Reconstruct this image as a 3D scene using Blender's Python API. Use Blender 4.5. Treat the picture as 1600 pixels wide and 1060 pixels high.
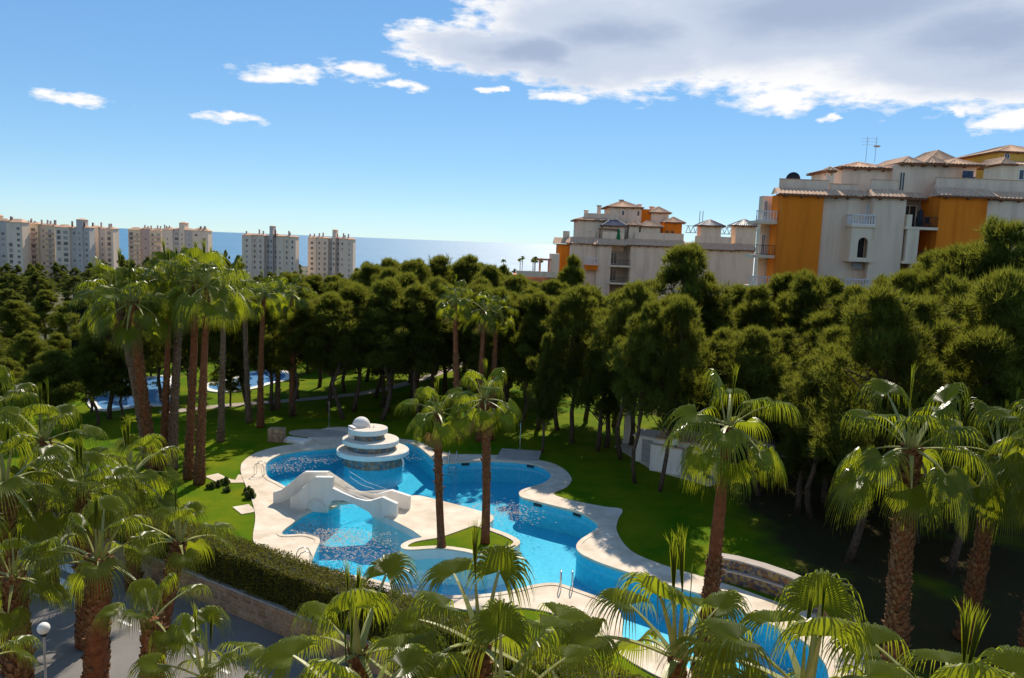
import bpy, bmesh, math, random
import numpy as np
from mathutils import Vector, Matrix

for o in list(bpy.data.objects): bpy.data.objects.remove(o, do_unlink=True)
scene = bpy.context.scene
COL = scene.collection
rad = math.radians

# ------------------------------------------------------------------ camera
CAM_F, CAM_H, CAM_PITCH, CAM_ROLL = 1220.0, 15.0, rad(7.1), rad(2.2)
cam_data = bpy.data.cameras.new('camera')
cam = bpy.data.objects.new('camera', cam_data); COL.objects.link(cam)
cam_data.sensor_width = 36.0
cam_data.lens = CAM_F / 1600.0 * 36.0
cam_data.clip_start = 0.3; cam_data.clip_end = 60000.0
cam.matrix_world = Matrix.Translation((0, 0, CAM_H)) @ Matrix.Rotation(math.pi/2 - CAM_PITCH, 4, 'X') @ Matrix.Rotation(CAM_ROLL, 4, 'Z')
scene.camera = cam

# survey helpers: sight line of a photo point, its foot on a level plane / at a distance
def ray(px, py):
    u = (px-800)/CAM_F; v = -(py-530)/CAM_F
    c, s = math.cos(CAM_ROLL), math.sin(CAM_ROLL)
    a = u*c - v*s; b = u*s + v*c
    return Vector((a, math.cos(CAM_PITCH)+b*math.sin(CAM_PITCH), -math.sin(CAM_PITCH)+b*math.cos(CAM_PITCH)))
def G(px, py, z=0.0):
    d = ray(px, py); return Vector((0, 0, CAM_H)) + d*((z-CAM_H)/d.z)
def D(px, py, Y):
    d = ray(px, py); return Vector((0, 0, CAM_H)) + d*(Y/d.y)
def proj(p):
    q = Vector(p) - Vector((0, 0, CAM_H))
    f = q.y*math.cos(CAM_PITCH)-q.z*math.sin(CAM_PITCH); up = q.y*math.sin(CAM_PITCH)+q.z*math.cos(CAM_PITCH)
    a, b = q.x/f, up/f; c, s = math.cos(CAM_ROLL), math.sin(CAM_ROLL)
    return 800+CAM_F*(a*c+b*s), 530-CAM_F*(-a*s+b*c)

# ------------------------------------------------------------------ sky, sun, exposure
SUN_AZ, SUN_EL = rad(11), rad(43.5)
scene.view_settings.view_transform = 'Standard'; scene.view_settings.look = 'None'
scene.view_settings.exposure = 0.15; scene.view_settings.gamma = 1.0
scene.render.engine = 'CYCLES'
sun_data = bpy.data.lights.new('sun', 'SUN'); sun_data.energy = 5.0; sun_data.angle = rad(0.5); sun_data.color = (1.0, 0.90, 0.75)
sun = bpy.data.objects.new('sun', sun_data); COL.objects.link(sun)
sdir = Vector((math.sin(SUN_AZ)*math.cos(SUN_EL), math.cos(SUN_AZ)*math.cos(SUN_EL), math.sin(SUN_EL)))
sun.rotation_euler = sdir.to_track_quat('Z', 'Y').to_euler()
sun.location = sdir*200

world = bpy.data.worlds.new('World'); scene.world = world; world.use_nodes = True
def build_world():
    nt = world.node_tree; nt.nodes.clear()
    N, L = nt.nodes.new, nt.links.new
    out = N('ShaderNodeOutputWorld'); mix = N('ShaderNodeMixShader'); L(mix.outputs[0], out.inputs['Surface'])
    sky = N('ShaderNodeTexSky'); sky.sky_type = 'NISHITA'; sky.sun_disc = False
    sky.sun_elevation = SUN_EL; sky.sun_rotation = SUN_AZ; sky.air_density = 0.7; sky.dust_density = 0.0; sky.ozone_density = 3.0; sky.altitude = 50
    bg = N('ShaderNodeBackground'); bg.inputs['Strength'].default_value = 0.15
    hsv = N('ShaderNodeHueSaturation'); hsv.inputs['Saturation'].default_value = 1.5
    gm = N('ShaderNodeGamma'); gm.inputs['Gamma'].default_value = 0.5; L(sky.outputs[0], gm.inputs['Color']); L(gm.outputs[0], hsv.inputs['Color']); tn = N('ShaderNodeMix'); tn.data_type = 'RGBA'; tn.blend_type = 'MULTIPLY'; tn.inputs['Factor'].default_value = 1.0; L(hsv.outputs[0], tn.inputs['A']); tn.inputs['B'].default_value = (1.42, 1.76, 1.98, 1); L(tn.outputs['Result'], bg.inputs['Color'])
    cbg = N('ShaderNodeBackground'); cbg.inputs['Strength'].default_value = 1.0
    tc = N('ShaderNodeTexCoord')
    sep = N('ShaderNodeSeparateXYZ'); L(tc.outputs['Generated'], sep.inputs[0])
    def math_(op, a, b=None, clamp=False):
        m = N('ShaderNodeMath'); m.operation = op; m.use_clamp = clamp
        for i, v in enumerate((a, b)):
            if v is None: continue
            if isinstance(v, (int, float)): m.inputs[i].default_value = v
            else: L(v, m.inputs[i])
        return m.outputs[0]
    az = math_('ARCTAN2', sep.outputs[0], sep.outputs[1]); el = math_('ARCSINE', sep.outputs[2])
    comb = N('ShaderNodeCombineXYZ'); L(az, comb.inputs[0]); L(el, comb.inputs[1])
    # ragged edges: displace the direction with noise, stretched sideways
    st = N('ShaderNodeVectorMath'); st.operation = 'MULTIPLY'; st.inputs[1].default_value = (1.0, 2.6, 1.0); L(comb.outputs[0], st.inputs[0])
    def noise(scale, detail, rough):
        n = N('ShaderNodeTexNoise'); n.inputs['Scale'].default_value = scale; n.inputs['Detail'].default_value = detail; n.inputs['Roughness'].default_value = rough
        L(st.outputs[0], n.inputs['Vector']); return n
    n1 = noise(9, 8, 0.62); n2 = noise(34, 6, 0.6)
    w1 = N('ShaderNodeVectorMath'); w1.operation = 'SUBTRACT'; L(n1.outputs['Color'], w1.inputs[0]); w1.inputs[1].default_value = (.5, .5, .5)
    w2 = N('ShaderNodeVectorMath'); w2.operation = 'MULTIPLY'; L(w1.outputs[0], w2.inputs[0]); w2.inputs[1].default_value = (.16, .05, 0)
    w3 = N('ShaderNodeVectorMath'); w3.operation = 'ADD'; L(comb.outputs[0], w3.inputs[0]); L(w2.outputs[0], w3.inputs[1])
    def azel(px, py):
        if not -500 < px < 2100: return (px-800)/CAM_F, (380-py)/CAM_F      # unseen clouds round the horizon, added for warmer fill light
        d = ray(px, py).normalized(); return math.atan2(d.x, d.y), math.asin(d.z)
    big = [(1290, 5, 500, 124, 1), (830, 78, 225, 46, 1), (960, 60, 260, 84, 1), (1560, 55, 330, 98, 1), (1250, -230, 620, 260, 1),
           (-1500, -150, 520, 150, 1), (-2600, 20, 600, 140, 1), (3100, -60, 560, 160, 1), (4300, -250, 640, 200, 1), (-3500, -500, 560, 220, 1), (2300, -700, 480, 190, 1)]
    small = [(435, 112, 74, 15), (553, 107, 46, 17), (625, 129, 42, 8), (130, 150, 60, 11), (362, 191, 58, 9), (1215, 153, 96, 20), (1570, 193, 46, 15),
             (1585, 152, 60, 24), (1298, 192, 20, 6), (870, 152, 60, 12), (760, 143, 20, 6), (1500, 172, 20, 9), (-240, 120, 90, 18), (-420, 60, 150, 34), (1850, 120, 150, 35), (1990, 190, 80, 16)]
    def ell(px, py, rx, ry):
        a, e = azel(px, py)
        s = N('ShaderNodeVectorMath'); s.operation = 'SUBTRACT'; L(w3.outputs[0], s.inputs[0]); s.inputs[1].default_value = (a, e, 0)
        m = N('ShaderNodeVectorMath'); m.operation = 'MULTIPLY'; L(s.outputs[0], m.inputs[0]); m.inputs[1].default_value = (CAM_F/rx, CAM_F/ry, 0)
        l = N('ShaderNodeVectorMath'); l.operation = 'LENGTH'; L(m.outputs[0], l.inputs[0])
        return math_('SUBTRACT', 1.0, l.outputs['Value'])
    acc = None
    for b in big:
        v = ell(*b[:4]); acc = v if acc is None else math_('MAXIMUM', acc, v)
    acs = None
    for b in small:
        v = ell(*b); acs = v if acs is None else math_('MAXIMUM', acs, v)
    fine = math_('ADD', math_('MULTIPLY', math_('SUBTRACT', n2.outputs['Fac'], 0.5), 0.75), math_('MULTIPLY', math_('SUBTRACT', n1.outputs['Fac'], 0.5), 0.5))
    finer = math_('MULTIPLY', math_('SUBTRACT', n2.outputs['Fac'], 0.5), 1.5)
    db = math_('ADD', acc, fine); ds = math_('ADD', acs, finer)
    ab = math_('MULTIPLY', db, 4.2, True); as_ = math_('MULTIPLY', ds, 1.9, True)
    alpha = math_('MAXIMUM', ab, as_)
    big_n = noise(3.2, 3, 0.45)
    thick = math_('ADD', math_('MULTIPLY', acc, 1.0), math_('MULTIPLY', math_('SUBTRACT', big_n.outputs['Fac'], 0.5), 0.9))
    ramp = N('ShaderNodeValToRGB'); L(thick, ramp.inputs[0])
    r = ramp.color_ramp; r.interpolation = 'EASE'
    r.elements[0].position = 0.04; r.elements[0].color = (0.90, 0.90, 0.91, 1)
    r.elements[1].position = 0.95; r.elements[1].color = (0.36, 0.44, 0.60, 1)
    e3 = r.elements.new(0.46); e3.color = (0.55, 0.62, 0.75, 1)
    L(ramp.outputs[0], cbg.inputs['Color'])
    L(alpha, mix.inputs[0]); L(bg.outputs[0], mix.inputs[1]); L(cbg.outputs[0], mix.inputs[2])
build_world()

# ------------------------------------------------------------------ materials
M = {}
def material(name, c1, c2=None, scale=4.0, rough=0.8, bump=0.0, bump_scale=None, coord='Object', metal=0.0, spec=0.15, detail=6.0, lo=0.35, hi=0.65, rnd=0.0, streak=False):
    m = bpy.data.materials.new(name); m.use_nodes = True
    nt = m.node_tree; N, L = nt.nodes.new, nt.links.new
    b = nt.nodes['Principled BSDF']
    b.inputs['Roughness'].default_value = rough; b.inputs['Metallic'].default_value = metal; b.inputs['Specular IOR Level'].default_value = spec
    b.inputs['Base Color'].default_value = (*c1, 1)
    tc = N('ShaderNodeTexCoord')
    src = None
    if c2 is not None:
        n = N('ShaderNodeTexNoise'); n.inputs['Scale'].default_value = scale; n.inputs['Detail'].default_value = detail; n.inputs['Roughness'].default_value = 0.6
        vec = tc.outputs[coord]
        if streak:      # weathering runs down the wall
            mp = N('ShaderNodeMapping'); mp.inputs['Scale'].default_value = (1, 1, .12); L(vec, mp.inputs['Vector']); vec = mp.outputs[0]
        L(vec, n.inputs['Vector'])
        r = N('ShaderNodeValToRGB'); r.color_ramp.elements[0].position = lo; r.color_ramp.elements[1].position = hi
        r.color_ramp.elements[0].color = (*c1, 1); r.color_ramp.elements[1].color = (*c2, 1)
        L(n.outputs['Fac'], r.inputs[0]); src = r.outputs[0]
        if rnd:
            oi = N('ShaderNodeObjectInfo'); h = N('ShaderNodeHueSaturation')
            mr = N('ShaderNodeMapRange'); mr.inputs[3].default_value = 1-rnd; mr.inputs[4].default_value = 1+rnd
            L(oi.outputs['Random'], mr.inputs[0]); L(mr.outputs[0], h.inputs['Value']); L(src, h.inputs['Color']); src = h.outputs[0]
        L(src, b.inputs['Base Color'])
    if bump:
        n2 = N('ShaderNodeTexNoise'); n2.inputs['Scale'].default_value = bump_scale or scale*4; n2.inputs['Detail'].default_value = 8
        L(tc.outputs[coord], n2.inputs['Vector'])
        bp = N('ShaderNodeBump'); bp.inputs['Strength'].default_value = bump; bp.inputs['Distance'].default_value = 0.05
        L(n2.outputs['Fac'], bp.inputs['Height']); L(bp.outputs[0], b.inputs['Normal'])
    M[name] = m; return m
def leaf_material(name, c1, c2, trans, tw=0.4, rough=0.4, spec=0.5, rnd=0.25, scale=0.7):
    m = material(name, c1, c2, scale, rough, spec=spec, rnd=rnd)
    nt = m.node_tree; N, L = nt.nodes.new, nt.links.new
    b = nt.nodes['Principled BSDF']; out = nt.nodes['Material Output']
    t = N('ShaderNodeBsdfTranslucent'); t.inputs['Color'].default_value = (*trans, 1)
    mx = N('ShaderNodeMixShader'); mx.inputs[0].default_value = tw
    L(b.outputs[0], mx.inputs[1]); L(t.outputs[0], mx.inputs[2]); L(mx.outputs[0], out.inputs['Surface'])
    return m
leaf_material('palm_leaf', (0.040, 0.062, 0.008), (0.075, 0.096, 0.011), (0.44, 0.50, 0.016), 0.43, 0.32, 0.30)
leaf_material('palm_leaf_dry', (0.22, 0.15, 0.05), (0.3, 0.2, 0.07), (0.3, 0.2, 0.05), 0.3, 0.6, 0.3)
material('palm_petiole', (0.22, 0.24, 0.07), (0.32, 0.32, 0.12), 3, 0.4)
material('palm_boot', (0.095, 0.042, 0.02), (0.27, 0.15, 0.075), 7, 0.9, 0.5, 40)
material('palm_boot_grey', (0.11, 0.065, 0.042), (0.25, 0.175, 0.12), 7, 0.9, 0.5, 40)
material('palm_bark_red', (0.14, 0.048, 0.021), (0.25, 0.095, 0.042), 5, 0.85, 0.6, 30)
leaf_material('pine_needles', (0.040, 0.054, 0.011), (0.075, 0.086, 0.017), (0.31, 0.33, 0.035), 0.43, 0.6, 0.08, 0.32, 0.35)
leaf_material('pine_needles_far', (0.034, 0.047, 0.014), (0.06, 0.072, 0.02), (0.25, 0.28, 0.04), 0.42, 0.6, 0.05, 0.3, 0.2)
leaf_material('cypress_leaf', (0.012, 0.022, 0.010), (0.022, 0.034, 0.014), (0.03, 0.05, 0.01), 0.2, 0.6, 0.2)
leaf_material('hedge_leaf', (0.085, 0.085, 0.014), (0.16, 0.15, 0.022), (0.26, 0.25, 0.03), 0.3, 0.5, 0.12, 0.1, 1.2)
leaf_material('shrub_leaf', (0.05, 0.08, 0.02), (0.09, 0.12, 0.025), (0.16, 0.2, 0.03), 0.35, 0.45, 0.35)
material('pine_bark', (0.06, 0.042, 0.03), (0.14, 0.10, 0.075), 6, 0.95, 0.6, 25)
material('deck', (0.62, 0.50, 0.37), (0.82, 0.71, 0.57), 0.9, 0.75, 0.12, 60)
material('deck_grey', (0.42, 0.36, 0.31), (0.52, 0.45, 0.39), 1.2, 0.8, 0.15, 60)
material('white_plaster', (0.78, 0.73, 0.66), (0.86, 0.83, 0.78), 2.0, 0.9, 0.1, 30, streak=True, lo=0.3, hi=0.55)
material('fountain_top', (0.66, 0.57, 0.47), (0.78, 0.71, 0.61), 2.5, 0.8, 0.2, 40)
material('fountain_rim', (0.62, 0.72, 0.74), (0.72, 0.80, 0.81), 2, 0.6)  # pale blue cast of shade put into the rim colour
material('metal', (0.6, 0.6, 0.6), None, rough=0.25, metal=1.0)
material('dark_metal', (0.03, 0.03, 0.035), None, rough=0.5)
material('asphalt', (0.20, 0.185, 0.17), (0.25, 0.23, 0.215), 0.5, 0.9, 0.35, 180)
material('paint_white', (0.70, 0.69, 0.66), (0.80, 0.79, 0.77), 5, 0.7)
material('kerb', (0.34, 0.33, 0.31), (0.44, 0.43, 0.41), 3, 0.85, 0.2, 50)
material('pavement', (0.28, 0.25, 0.22), (0.36, 0.33, 0.29), 2, 0.9, 0.2, 60)
material('stone', (0.28, 0.18, 0.11), (0.48, 0.34, 0.22), 4, 0.95, 0.6, 25, rnd=0.3)
material('mortar', (0.34, 0.25, 0.17), (0.40, 0.30, 0.21), 6, 0.95, 0.4, 60)
material('path', (0.36, 0.31, 0.26), (0.44, 0.38, 0.32), 2, 0.9)
material('wall_cream', (0.70, 0.51, 0.36), (0.87, 0.655, 0.475), 1.1, 0.9, 0.1, 30, streak=True, lo=0.3, hi=0.55)
material('wall_cream_light', (0.74, 0.56, 0.39), (0.87, 0.695, 0.50), 1.1, 0.9, 0.1, 30, streak=True, lo=0.3, hi=0.55)
material('wall_orange', (0.70, 0.17, 0.012), (0.88, 0.24, 0.02), 1.0, 0.9, 0.1, 30, streak=True, lo=0.3, hi=0.55)
material('wall_yellow', (0.78, 0.42, 0.07), (0.82, 0.45, 0.09), 0.35, 0.9)
material('roof_tile', (0.56, 0.33, 0.20), (0.74, 0.50, 0.33), 2.5, 0.85, detail=8)
material('roof_tile_blue', (0.045, 0.06, 0.10), (0.10, 0.12, 0.17), 2.0, 0.35)
material('roof_wood', (0.25, 0.11, 0.05), None, rough=0.8)
material('rail_white', (0.78, 0.76, 0.74), None, rough=0.6)
material('far_window', (0.20, 0.17, 0.15), None, rough=0.4)
material('far_window_light', (0.42, 0.36, 0.31), None, rough=0.5)
material('window_dark', (0.035, 0.04, 0.045), None, rough=0.15, spec=0.6)
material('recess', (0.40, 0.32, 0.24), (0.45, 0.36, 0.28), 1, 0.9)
material('far_wall_warm', (0.74, 0.56, 0.41), (0.88, 0.69, 0.52), 0.25, 0.9, 0.1, 30, streak=True, lo=0.3, hi=0.55)
material('far_wall_grey', (0.58, 0.50, 0.44), (0.64, 0.56, 0.50), 0.08, 0.9)
material('far_wall_yellow', (0.76, 0.60, 0.40), (0.80, 0.64, 0.44), 0.08, 0.9)
material('far_wall_pink', (0.55, 0.40, 0.34), (0.6, 0.44, 0.38), 0.08, 0.9)
material('far_roof', (0.56, 0.33, 0.21), (0.68, 0.43, 0.28), 0.3, 0.9)
material('lamp_globe', (0.85, 0.84, 0.80), None, rough=0.3)
material('cloth_green', (0.01, 0.16, 0.05), None, rough=0.8)
material('leaf_litter', (0.40, 0.31, 0.24), (0.56, 0.47, 0.38), 30, 0.9)
material('terracotta', (0.52, 0.22, 0.12), (0.6, 0.28, 0.17), 1, 0.9)

def lawn_material():
    m = material('lawn', (0.062, 0.145, 0.003), (0.165, 0.195, 0.005), 0.35, 0.85, 0.9, 22, coord='Object', detail=10, spec=0.03)
    nt = m.node_tree; N, L = nt.nodes.new, nt.links.new
    b = nt.nodes['Principled BSDF']; src = b.inputs['Base Color'].links[0].from_socket
    tc = N('ShaderNodeTexCoord'); sp = N('ShaderNodeSeparateXYZ'); L(tc.outputs['Object'], sp.inputs[0])
    # pine-litter soil under the wood; on the right bank it also paints in shade
    mr = N('ShaderNodeMapRange'); L(sp.outputs[0], mr.inputs[0]); mr.inputs[1].default_value = 11; mr.inputs[2].default_value = 17; mr.inputs[3].default_value = 0; mr.inputs[4].default_value = .36
    n = N('ShaderNodeTexNoise'); n.inputs['Scale'].default_value = 0.16; n.inputs['Detail'].default_value = 6; L(tc.outputs['Object'], n.inputs['Vector'])
    ad = N('ShaderNodeMath'); ad.operation = 'ADD'; L(mr.outputs[0], ad.inputs[0]); L(n.outputs['Fac'], ad.inputs[1])
    r = N('ShaderNodeValToRGB'); r.color_ramp.elements[0].position = .62; r.color_ramp.elements[1].position = .78; L(ad.outputs[0], r.inputs[0])
    mx = N('ShaderNodeMix'); mx.data_type = 'RGBA'; L(r.outputs[0], mx.inputs['Factor']); L(src, mx.inputs['A']); mx.inputs['B'].default_value = (0.052, 0.042, 0.018, 1)
    L(mx.outputs['Result'], b.inputs['Base Color'])
lawn_material()
material('terrain', (0.10, 0.085, 0.045), (0.07, 0.085, 0.03), 0.05, 0.95, 0.3, 2)
material('terrain_far', (0.05, 0.065, 0.028), (0.16, 0.13, 0.085), 0.012, 0.95)

def mosaic_material(name, cols, scale):
    m = material(name, cols[0], None, rough=0.35)
    nt = m.node_tree; N, L = nt.nodes.new, nt.links.new
    b = nt.nodes['Principled BSDF']
    tc = N('ShaderNodeTexCoord'); v = N('ShaderNodeTexVoronoi'); v.inputs['Scale'].default_value = scale; L(tc.outputs['Object'], v.inputs['Vector'])
    sp = N('ShaderNodeSeparateColor'); L(v.outputs['Color'], sp.inputs[0])
    r = N('ShaderNodeValToRGB'); r.color_ramp.interpolation = 'CONSTANT'; L(sp.outputs[0], r.inputs[0])
    for i, c in enumerate(cols):
        e = r.color_ramp.elements[i] if i < 2 else r.color_ramp.elements.new(i/len(cols))
        e.position = i/len(cols); e.color = (*c, 1)
    L(r.outputs[0], b.inputs['Base Color'])
mosaic_material('pool_tile', [(0.07, 0.52, 0.70), (0.09, 0.57, 0.75), (0.08, 0.545, 0.725), (0.10, 0.60, 0.78)], 9)
mosaic_material('pool_tile_far', [(0.34, 0.44, 0.70), (0.38, 0.48, 0.73)], 9)  # sky reflection on the far pools put into the tile colour
mosaic_material('mosaic_wall', [(0.30, 0.20, 0.07), (0.09, 0.08, 0.10), (0.22, 0.11, 0.06), (0.30, 0.24, 0.16), (0.11, 0.11, 0.14)], 8)
mosaic_material('fountain_mosaic', [(0.08, 0.14, 0.18), (0.20, 0.16, 0.11), (0.10, 0.20, 0.26), (0.26, 0.24, 0.20)], 6)

def water_material(name, tint, bump_scale, strength):
    m = bpy.data.materials.new(name); m.use_nodes = True; nt = m.node_tree; nt.nodes.clear(); N, L = nt.nodes.new, nt.links.new
    out = N('ShaderNodeOutputMaterial'); mx = N('ShaderNodeMixShader'); tr = N('ShaderNodeBsdfTransparent'); gl = N('ShaderNodeBsdfGlossy'); fr = N('ShaderNodeFresnel')
    tr.inputs[0].default_value = (*tint, 1); gl.inputs['Roughness'].default_value = 0.04; fr.inputs[0].default_value = 1.33
    tc = N('ShaderNodeTexCoord'); n = N('ShaderNodeTexNoise'); n.inputs['Scale'].default_value = bump_scale; n.inputs['Detail'].default_value = 4; L(tc.outputs['Object'], n.inputs['Vector'])
    bp = N('ShaderNodeBump'); bp.inputs['Strength'].default_value = strength; bp.inputs['Distance'].default_value = 0.05; L(n.outputs['Fac'], bp.inputs['Height'])
    # thin sheet: the same index of refraction from above and from below
    ge = N('ShaderNodeNewGeometry'); mr = N('ShaderNodeMapRange'); L(ge.outputs['Backfacing'], mr.inputs[0]); mr.inputs[3].default_value = 1.33; mr.inputs[4].default_value = 1/1.33; L(mr.outputs[0], fr.inputs[0])
    L(bp.outputs[0], gl.inputs['Normal']); L(bp.outputs[0], fr.inputs['Normal'])
    L(fr.outputs[0], mx.inputs[0]); L(tr.outputs[0], mx.inputs[1]); L(gl.outputs[0], mx.inputs[2]); L(mx.outputs[0], out.inputs['Surface'])
    M[name] = m
water_material('pool_water', (0.72, 0.95, 1.0), 2.2, 0.18)
def sea_material():
    m = material('sea', (0.010, 0.14, 0.27), (0.014, 0.17, 0.31), 0.002, 0.42, spec=0.8)
    nt = m.node_tree; N, L = nt.nodes.new, nt.links.new
    b = nt.nodes['Principled BSDF']; tc = N('ShaderNodeTexCoord')
    n = N('ShaderNodeTexNoise'); n.inputs['Scale'].default_value = 0.02; n.inputs['Detail'].default_value = 8; L(tc.outputs['Object'], n.inputs['Vector'])
    bp = N('ShaderNodeBump'); bp.inputs['Strength'].default_value = 0.6; bp.inputs['Distance'].default_value = 8; L(n.outputs['Fac'], bp.inputs['Height']); L(bp.outputs[0], b.inputs['Normal'])
sea_material()

# ------------------------------------------------------------------ object helpers
def link(name, me, parent=None, loc=None):
    o = bpy.data.objects.new(name, me); COL.objects.link(o)
    if parent is not None: o.parent = parent
    if loc is not None: o.location = loc
    return o
def tag(o, label=None, cat=None, group=None, kind=None):
    if label: o['label'] = label
    if cat: o['category'] = cat
    if group: o['group'] = group
    if kind: o['kind'] = kind
    return o
def empty(name, loc, label=None, cat=None, group=None):
    o = bpy.data.objects.new(name, None); COL.objects.link(o); o.location = loc; o.empty_display_size = 0.3
    return tag(o, label, cat, group)
class MB:
    """collects verts / faces (+ material index) and builds one mesh"""
    def __init__(s): s.v = []; s.f = []; s.m = []
    def add(s, vs, fs, mi=0):
        b = len(s.v); s.v += [tuple(v) for v in vs]; s.f += [tuple(i+b for i in f) for f in fs]; s.m += [mi]*len(fs); return s
    def box(s, x0, x1, y0, y1, z0, z1, mi=0):
        return s.add([(x0,y0,z0),(x1,y0,z0),(x1,y1,z0),(x0,y1,z0),(x0,y0,z1),(x1,y0,z1),(x1,y1,z1),(x0,y1,z1)],
                     [(3,2,1,0),(4,5,6,7),(0,1,5,4),(1,2,6,5),(2,3,7,6),(3,0,4,7)], mi)
    def prism(s, pts, z0, z1, mi=0):
        n = len(pts)
        return s.add([(p[0],p[1],z0) for p in pts]+[(p[0],p[1],z1) for p in pts], [tuple(range(n-1,-1,-1)), tuple(range(n,2*n))]+[(i,(i+1)%n,n+(i+1)%n,n+i) for i in range(n)], mi)
    def tube(s, pts, rs, n=8, mi=0, cap=True):
        pts = [Vector(p) for p in pts]; k = len(pts)
        if not hasattr(rs, '__len__'): rs = [rs]*k
        vs = []; prev = None
        for i, p in enumerate(pts):
            t = (pts[min(i+1,k-1)]-pts[max(i-1,0)]).normalized()
            a = Vector((1,0,0)) if abs(t.x) < .9 else Vector((0,1,0))
            if prev is not None: a = prev
            u = (a - t*a.dot(t)).normalized(); w = t.cross(u); prev = u
            for j in range(n):
                q = 2*math.pi*j/n; vs.append(p + (u*math.cos(q)+w*math.sin(q))*rs[i])
        fs = [(i*n+j, i*n+(j+1)%n, (i+1)*n+(j+1)%n, (i+1)*n+j) for i in range(k-1) for j in range(n)]
        if cap: fs += [tuple(range(n-1,-1,-1)), tuple(range((k-1)*n, k*n))]
        return s.add(vs, fs, mi)
    def lathe(s, prof, n=32, c=(0,0,0), mi=0):
        vs = []; k = len(prof)
        for r, z in prof:
            for j in range(n):
                q = 2*math.pi*j/n; vs.append((c[0]+r*math.cos(q), c[1]+r*math.sin(q), c[2]+z))
        fs = [(i*n+j, i*n+(j+1)%n, (i+1)*n+(j+1)%n, (i+1)*n+j) for i in range(k-1) for j in range(n)]
        fs += [tuple(range(n-1,-1,-1)), tuple(range((k-1)*n, k*n))]
        return s.add(vs, fs, mi)
    def mesh(s, name, mats, smooth=False):
        me = bpy.data.meshes.new(name); me.from_pydata(s.v, [], s.f)
        for m in (mats if isinstance(mats, (list, tuple)) else [mats]): me.materials.append(M[m] if isinstance(m, str) else m)
        me.polygons.foreach_set('material_index', s.m)
        if smooth: me.polygons.foreach_set('use_smooth', [True]*len(s.f))
        me.update(); return me
    def build(s, name, mats, parent=None, smooth=False, loc=None):
        return link(name, s.mesh(name, mats, smooth), parent, loc)
def soup(name, V, tri, mats, mi=None, quad=False):
    """fast mesh from numpy verts and faces"""
    k = 4 if quad else 3
    me = bpy.data.meshes.new(name); V = np.asarray(V, np.float32); tri = np.asarray(tri, np.int32)
    me.vertices.add(len(V)); me.vertices.foreach_set('co', V.ravel())
    me.loops.add(tri.size); me.loops.foreach_set('vertex_index', tri.ravel())
    me.polygons.add(len(tri)); me.polygons.foreach_set('loop_start', np.arange(0, tri.size, k, dtype=np.int32)); me.polygons.foreach_set('loop_total', np.full(len(tri), k, np.int32))
    for m in mats: me.materials.append(M[m])
    if mi is not None: me.polygons.foreach_set('material_index', np.asarray(mi, np.int32))
    me.update(calc_edges=True); return me
def smooth_closed(pts, n=6):
    """Catmull-Rom through a closed ring of 2D points"""
    out = []; k = len(pts); P = [Vector((p[0], p[1])) for p in pts]
    for i in range(k):
        a, b, c, d = P[i-1], P[i], P[(i+1)%k], P[(i+2)%k]
        for j in range(n):
            t = j/n
            out.append(0.5*((2*b)+(c-a)*t+(2*a-5*b+4*c-d)*t*t+(3*b-a-3*c+d)*t**3))
    return out
def sheet(name, rings, z, thick, mat_top, parent=None, bevel=0.0):
    """flat slab with holes: 2D curve filled, top at z"""
    cu = bpy.data.curves.new(name, 'CURVE'); cu.dimensions = '2D'; cu.fill_mode = 'BOTH' if thick > 0 else 'FRONT'; cu.extrude = thick/2; cu.bevel_depth = bevel; cu.bevel_resolution = 1
    for r in rings:
        sp = cu.splines.new('POLY'); sp.points.add(len(r)-1)
        for p, q in zip(sp.points, r): p.co = (q[0], q[1], 0, 1)
        sp.use_cyclic_u = True
    tmp = bpy.data.objects.new('tmp', cu); COL.objects.link(tmp)
    dg = bpy.context.evaluated_depsgraph_get(); me = bpy.data.meshes.new_from_object(tmp.evaluated_get(dg))
    bpy.data.objects.remove(tmp, do_unlink=True); bpy.data.curves.remove(cu)
    me.name = name; me.transform(Matrix.Translation((0, 0, z-thick/2-bevel))); me.materials.clear(); me.materials.append(M[mat_top])
    return link(name, me, parent)
def S(t): t = max(0.0, min(1.0, t)); return t*t*(3-2*t)

# ================================================================== THE SETTING
ROAD_Z = -1.5
WALL_P, WALL_D = Vector((-11.1, 31.7)), Vector((0.853, -0.523)).normalized()
WALL_N = Vector((0.523, 0.853)).normalized()          # towards the pool
def wall_side(x, y): return (Vector((x, y))-WALL_P).dot(WALL_N)
def ground(x, y):
    """height of the land (the pool garden is level 0, the road below it)"""
    z = 0.0
    if y > 92: z -= 21*S((y-92)/380.0)
    if y > 470: z -= 17*S((y-470)/800.0)
    if y > 1250: z -= 12*S((y-1250)/350.0)
    # hillside under the apartment houses on the right
    edge = 22 - 16*S((y-60)/80.0)
    z += (8.0+7*S((x-50)/40))*S((y-57)/20.0)*S((x-edge)/14.0)*(1-S((y-190)/120.0))
    if wall_side(x, y) < 0.15 and y < 75: z = ROAD_Z - 0.03
    return z

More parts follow.
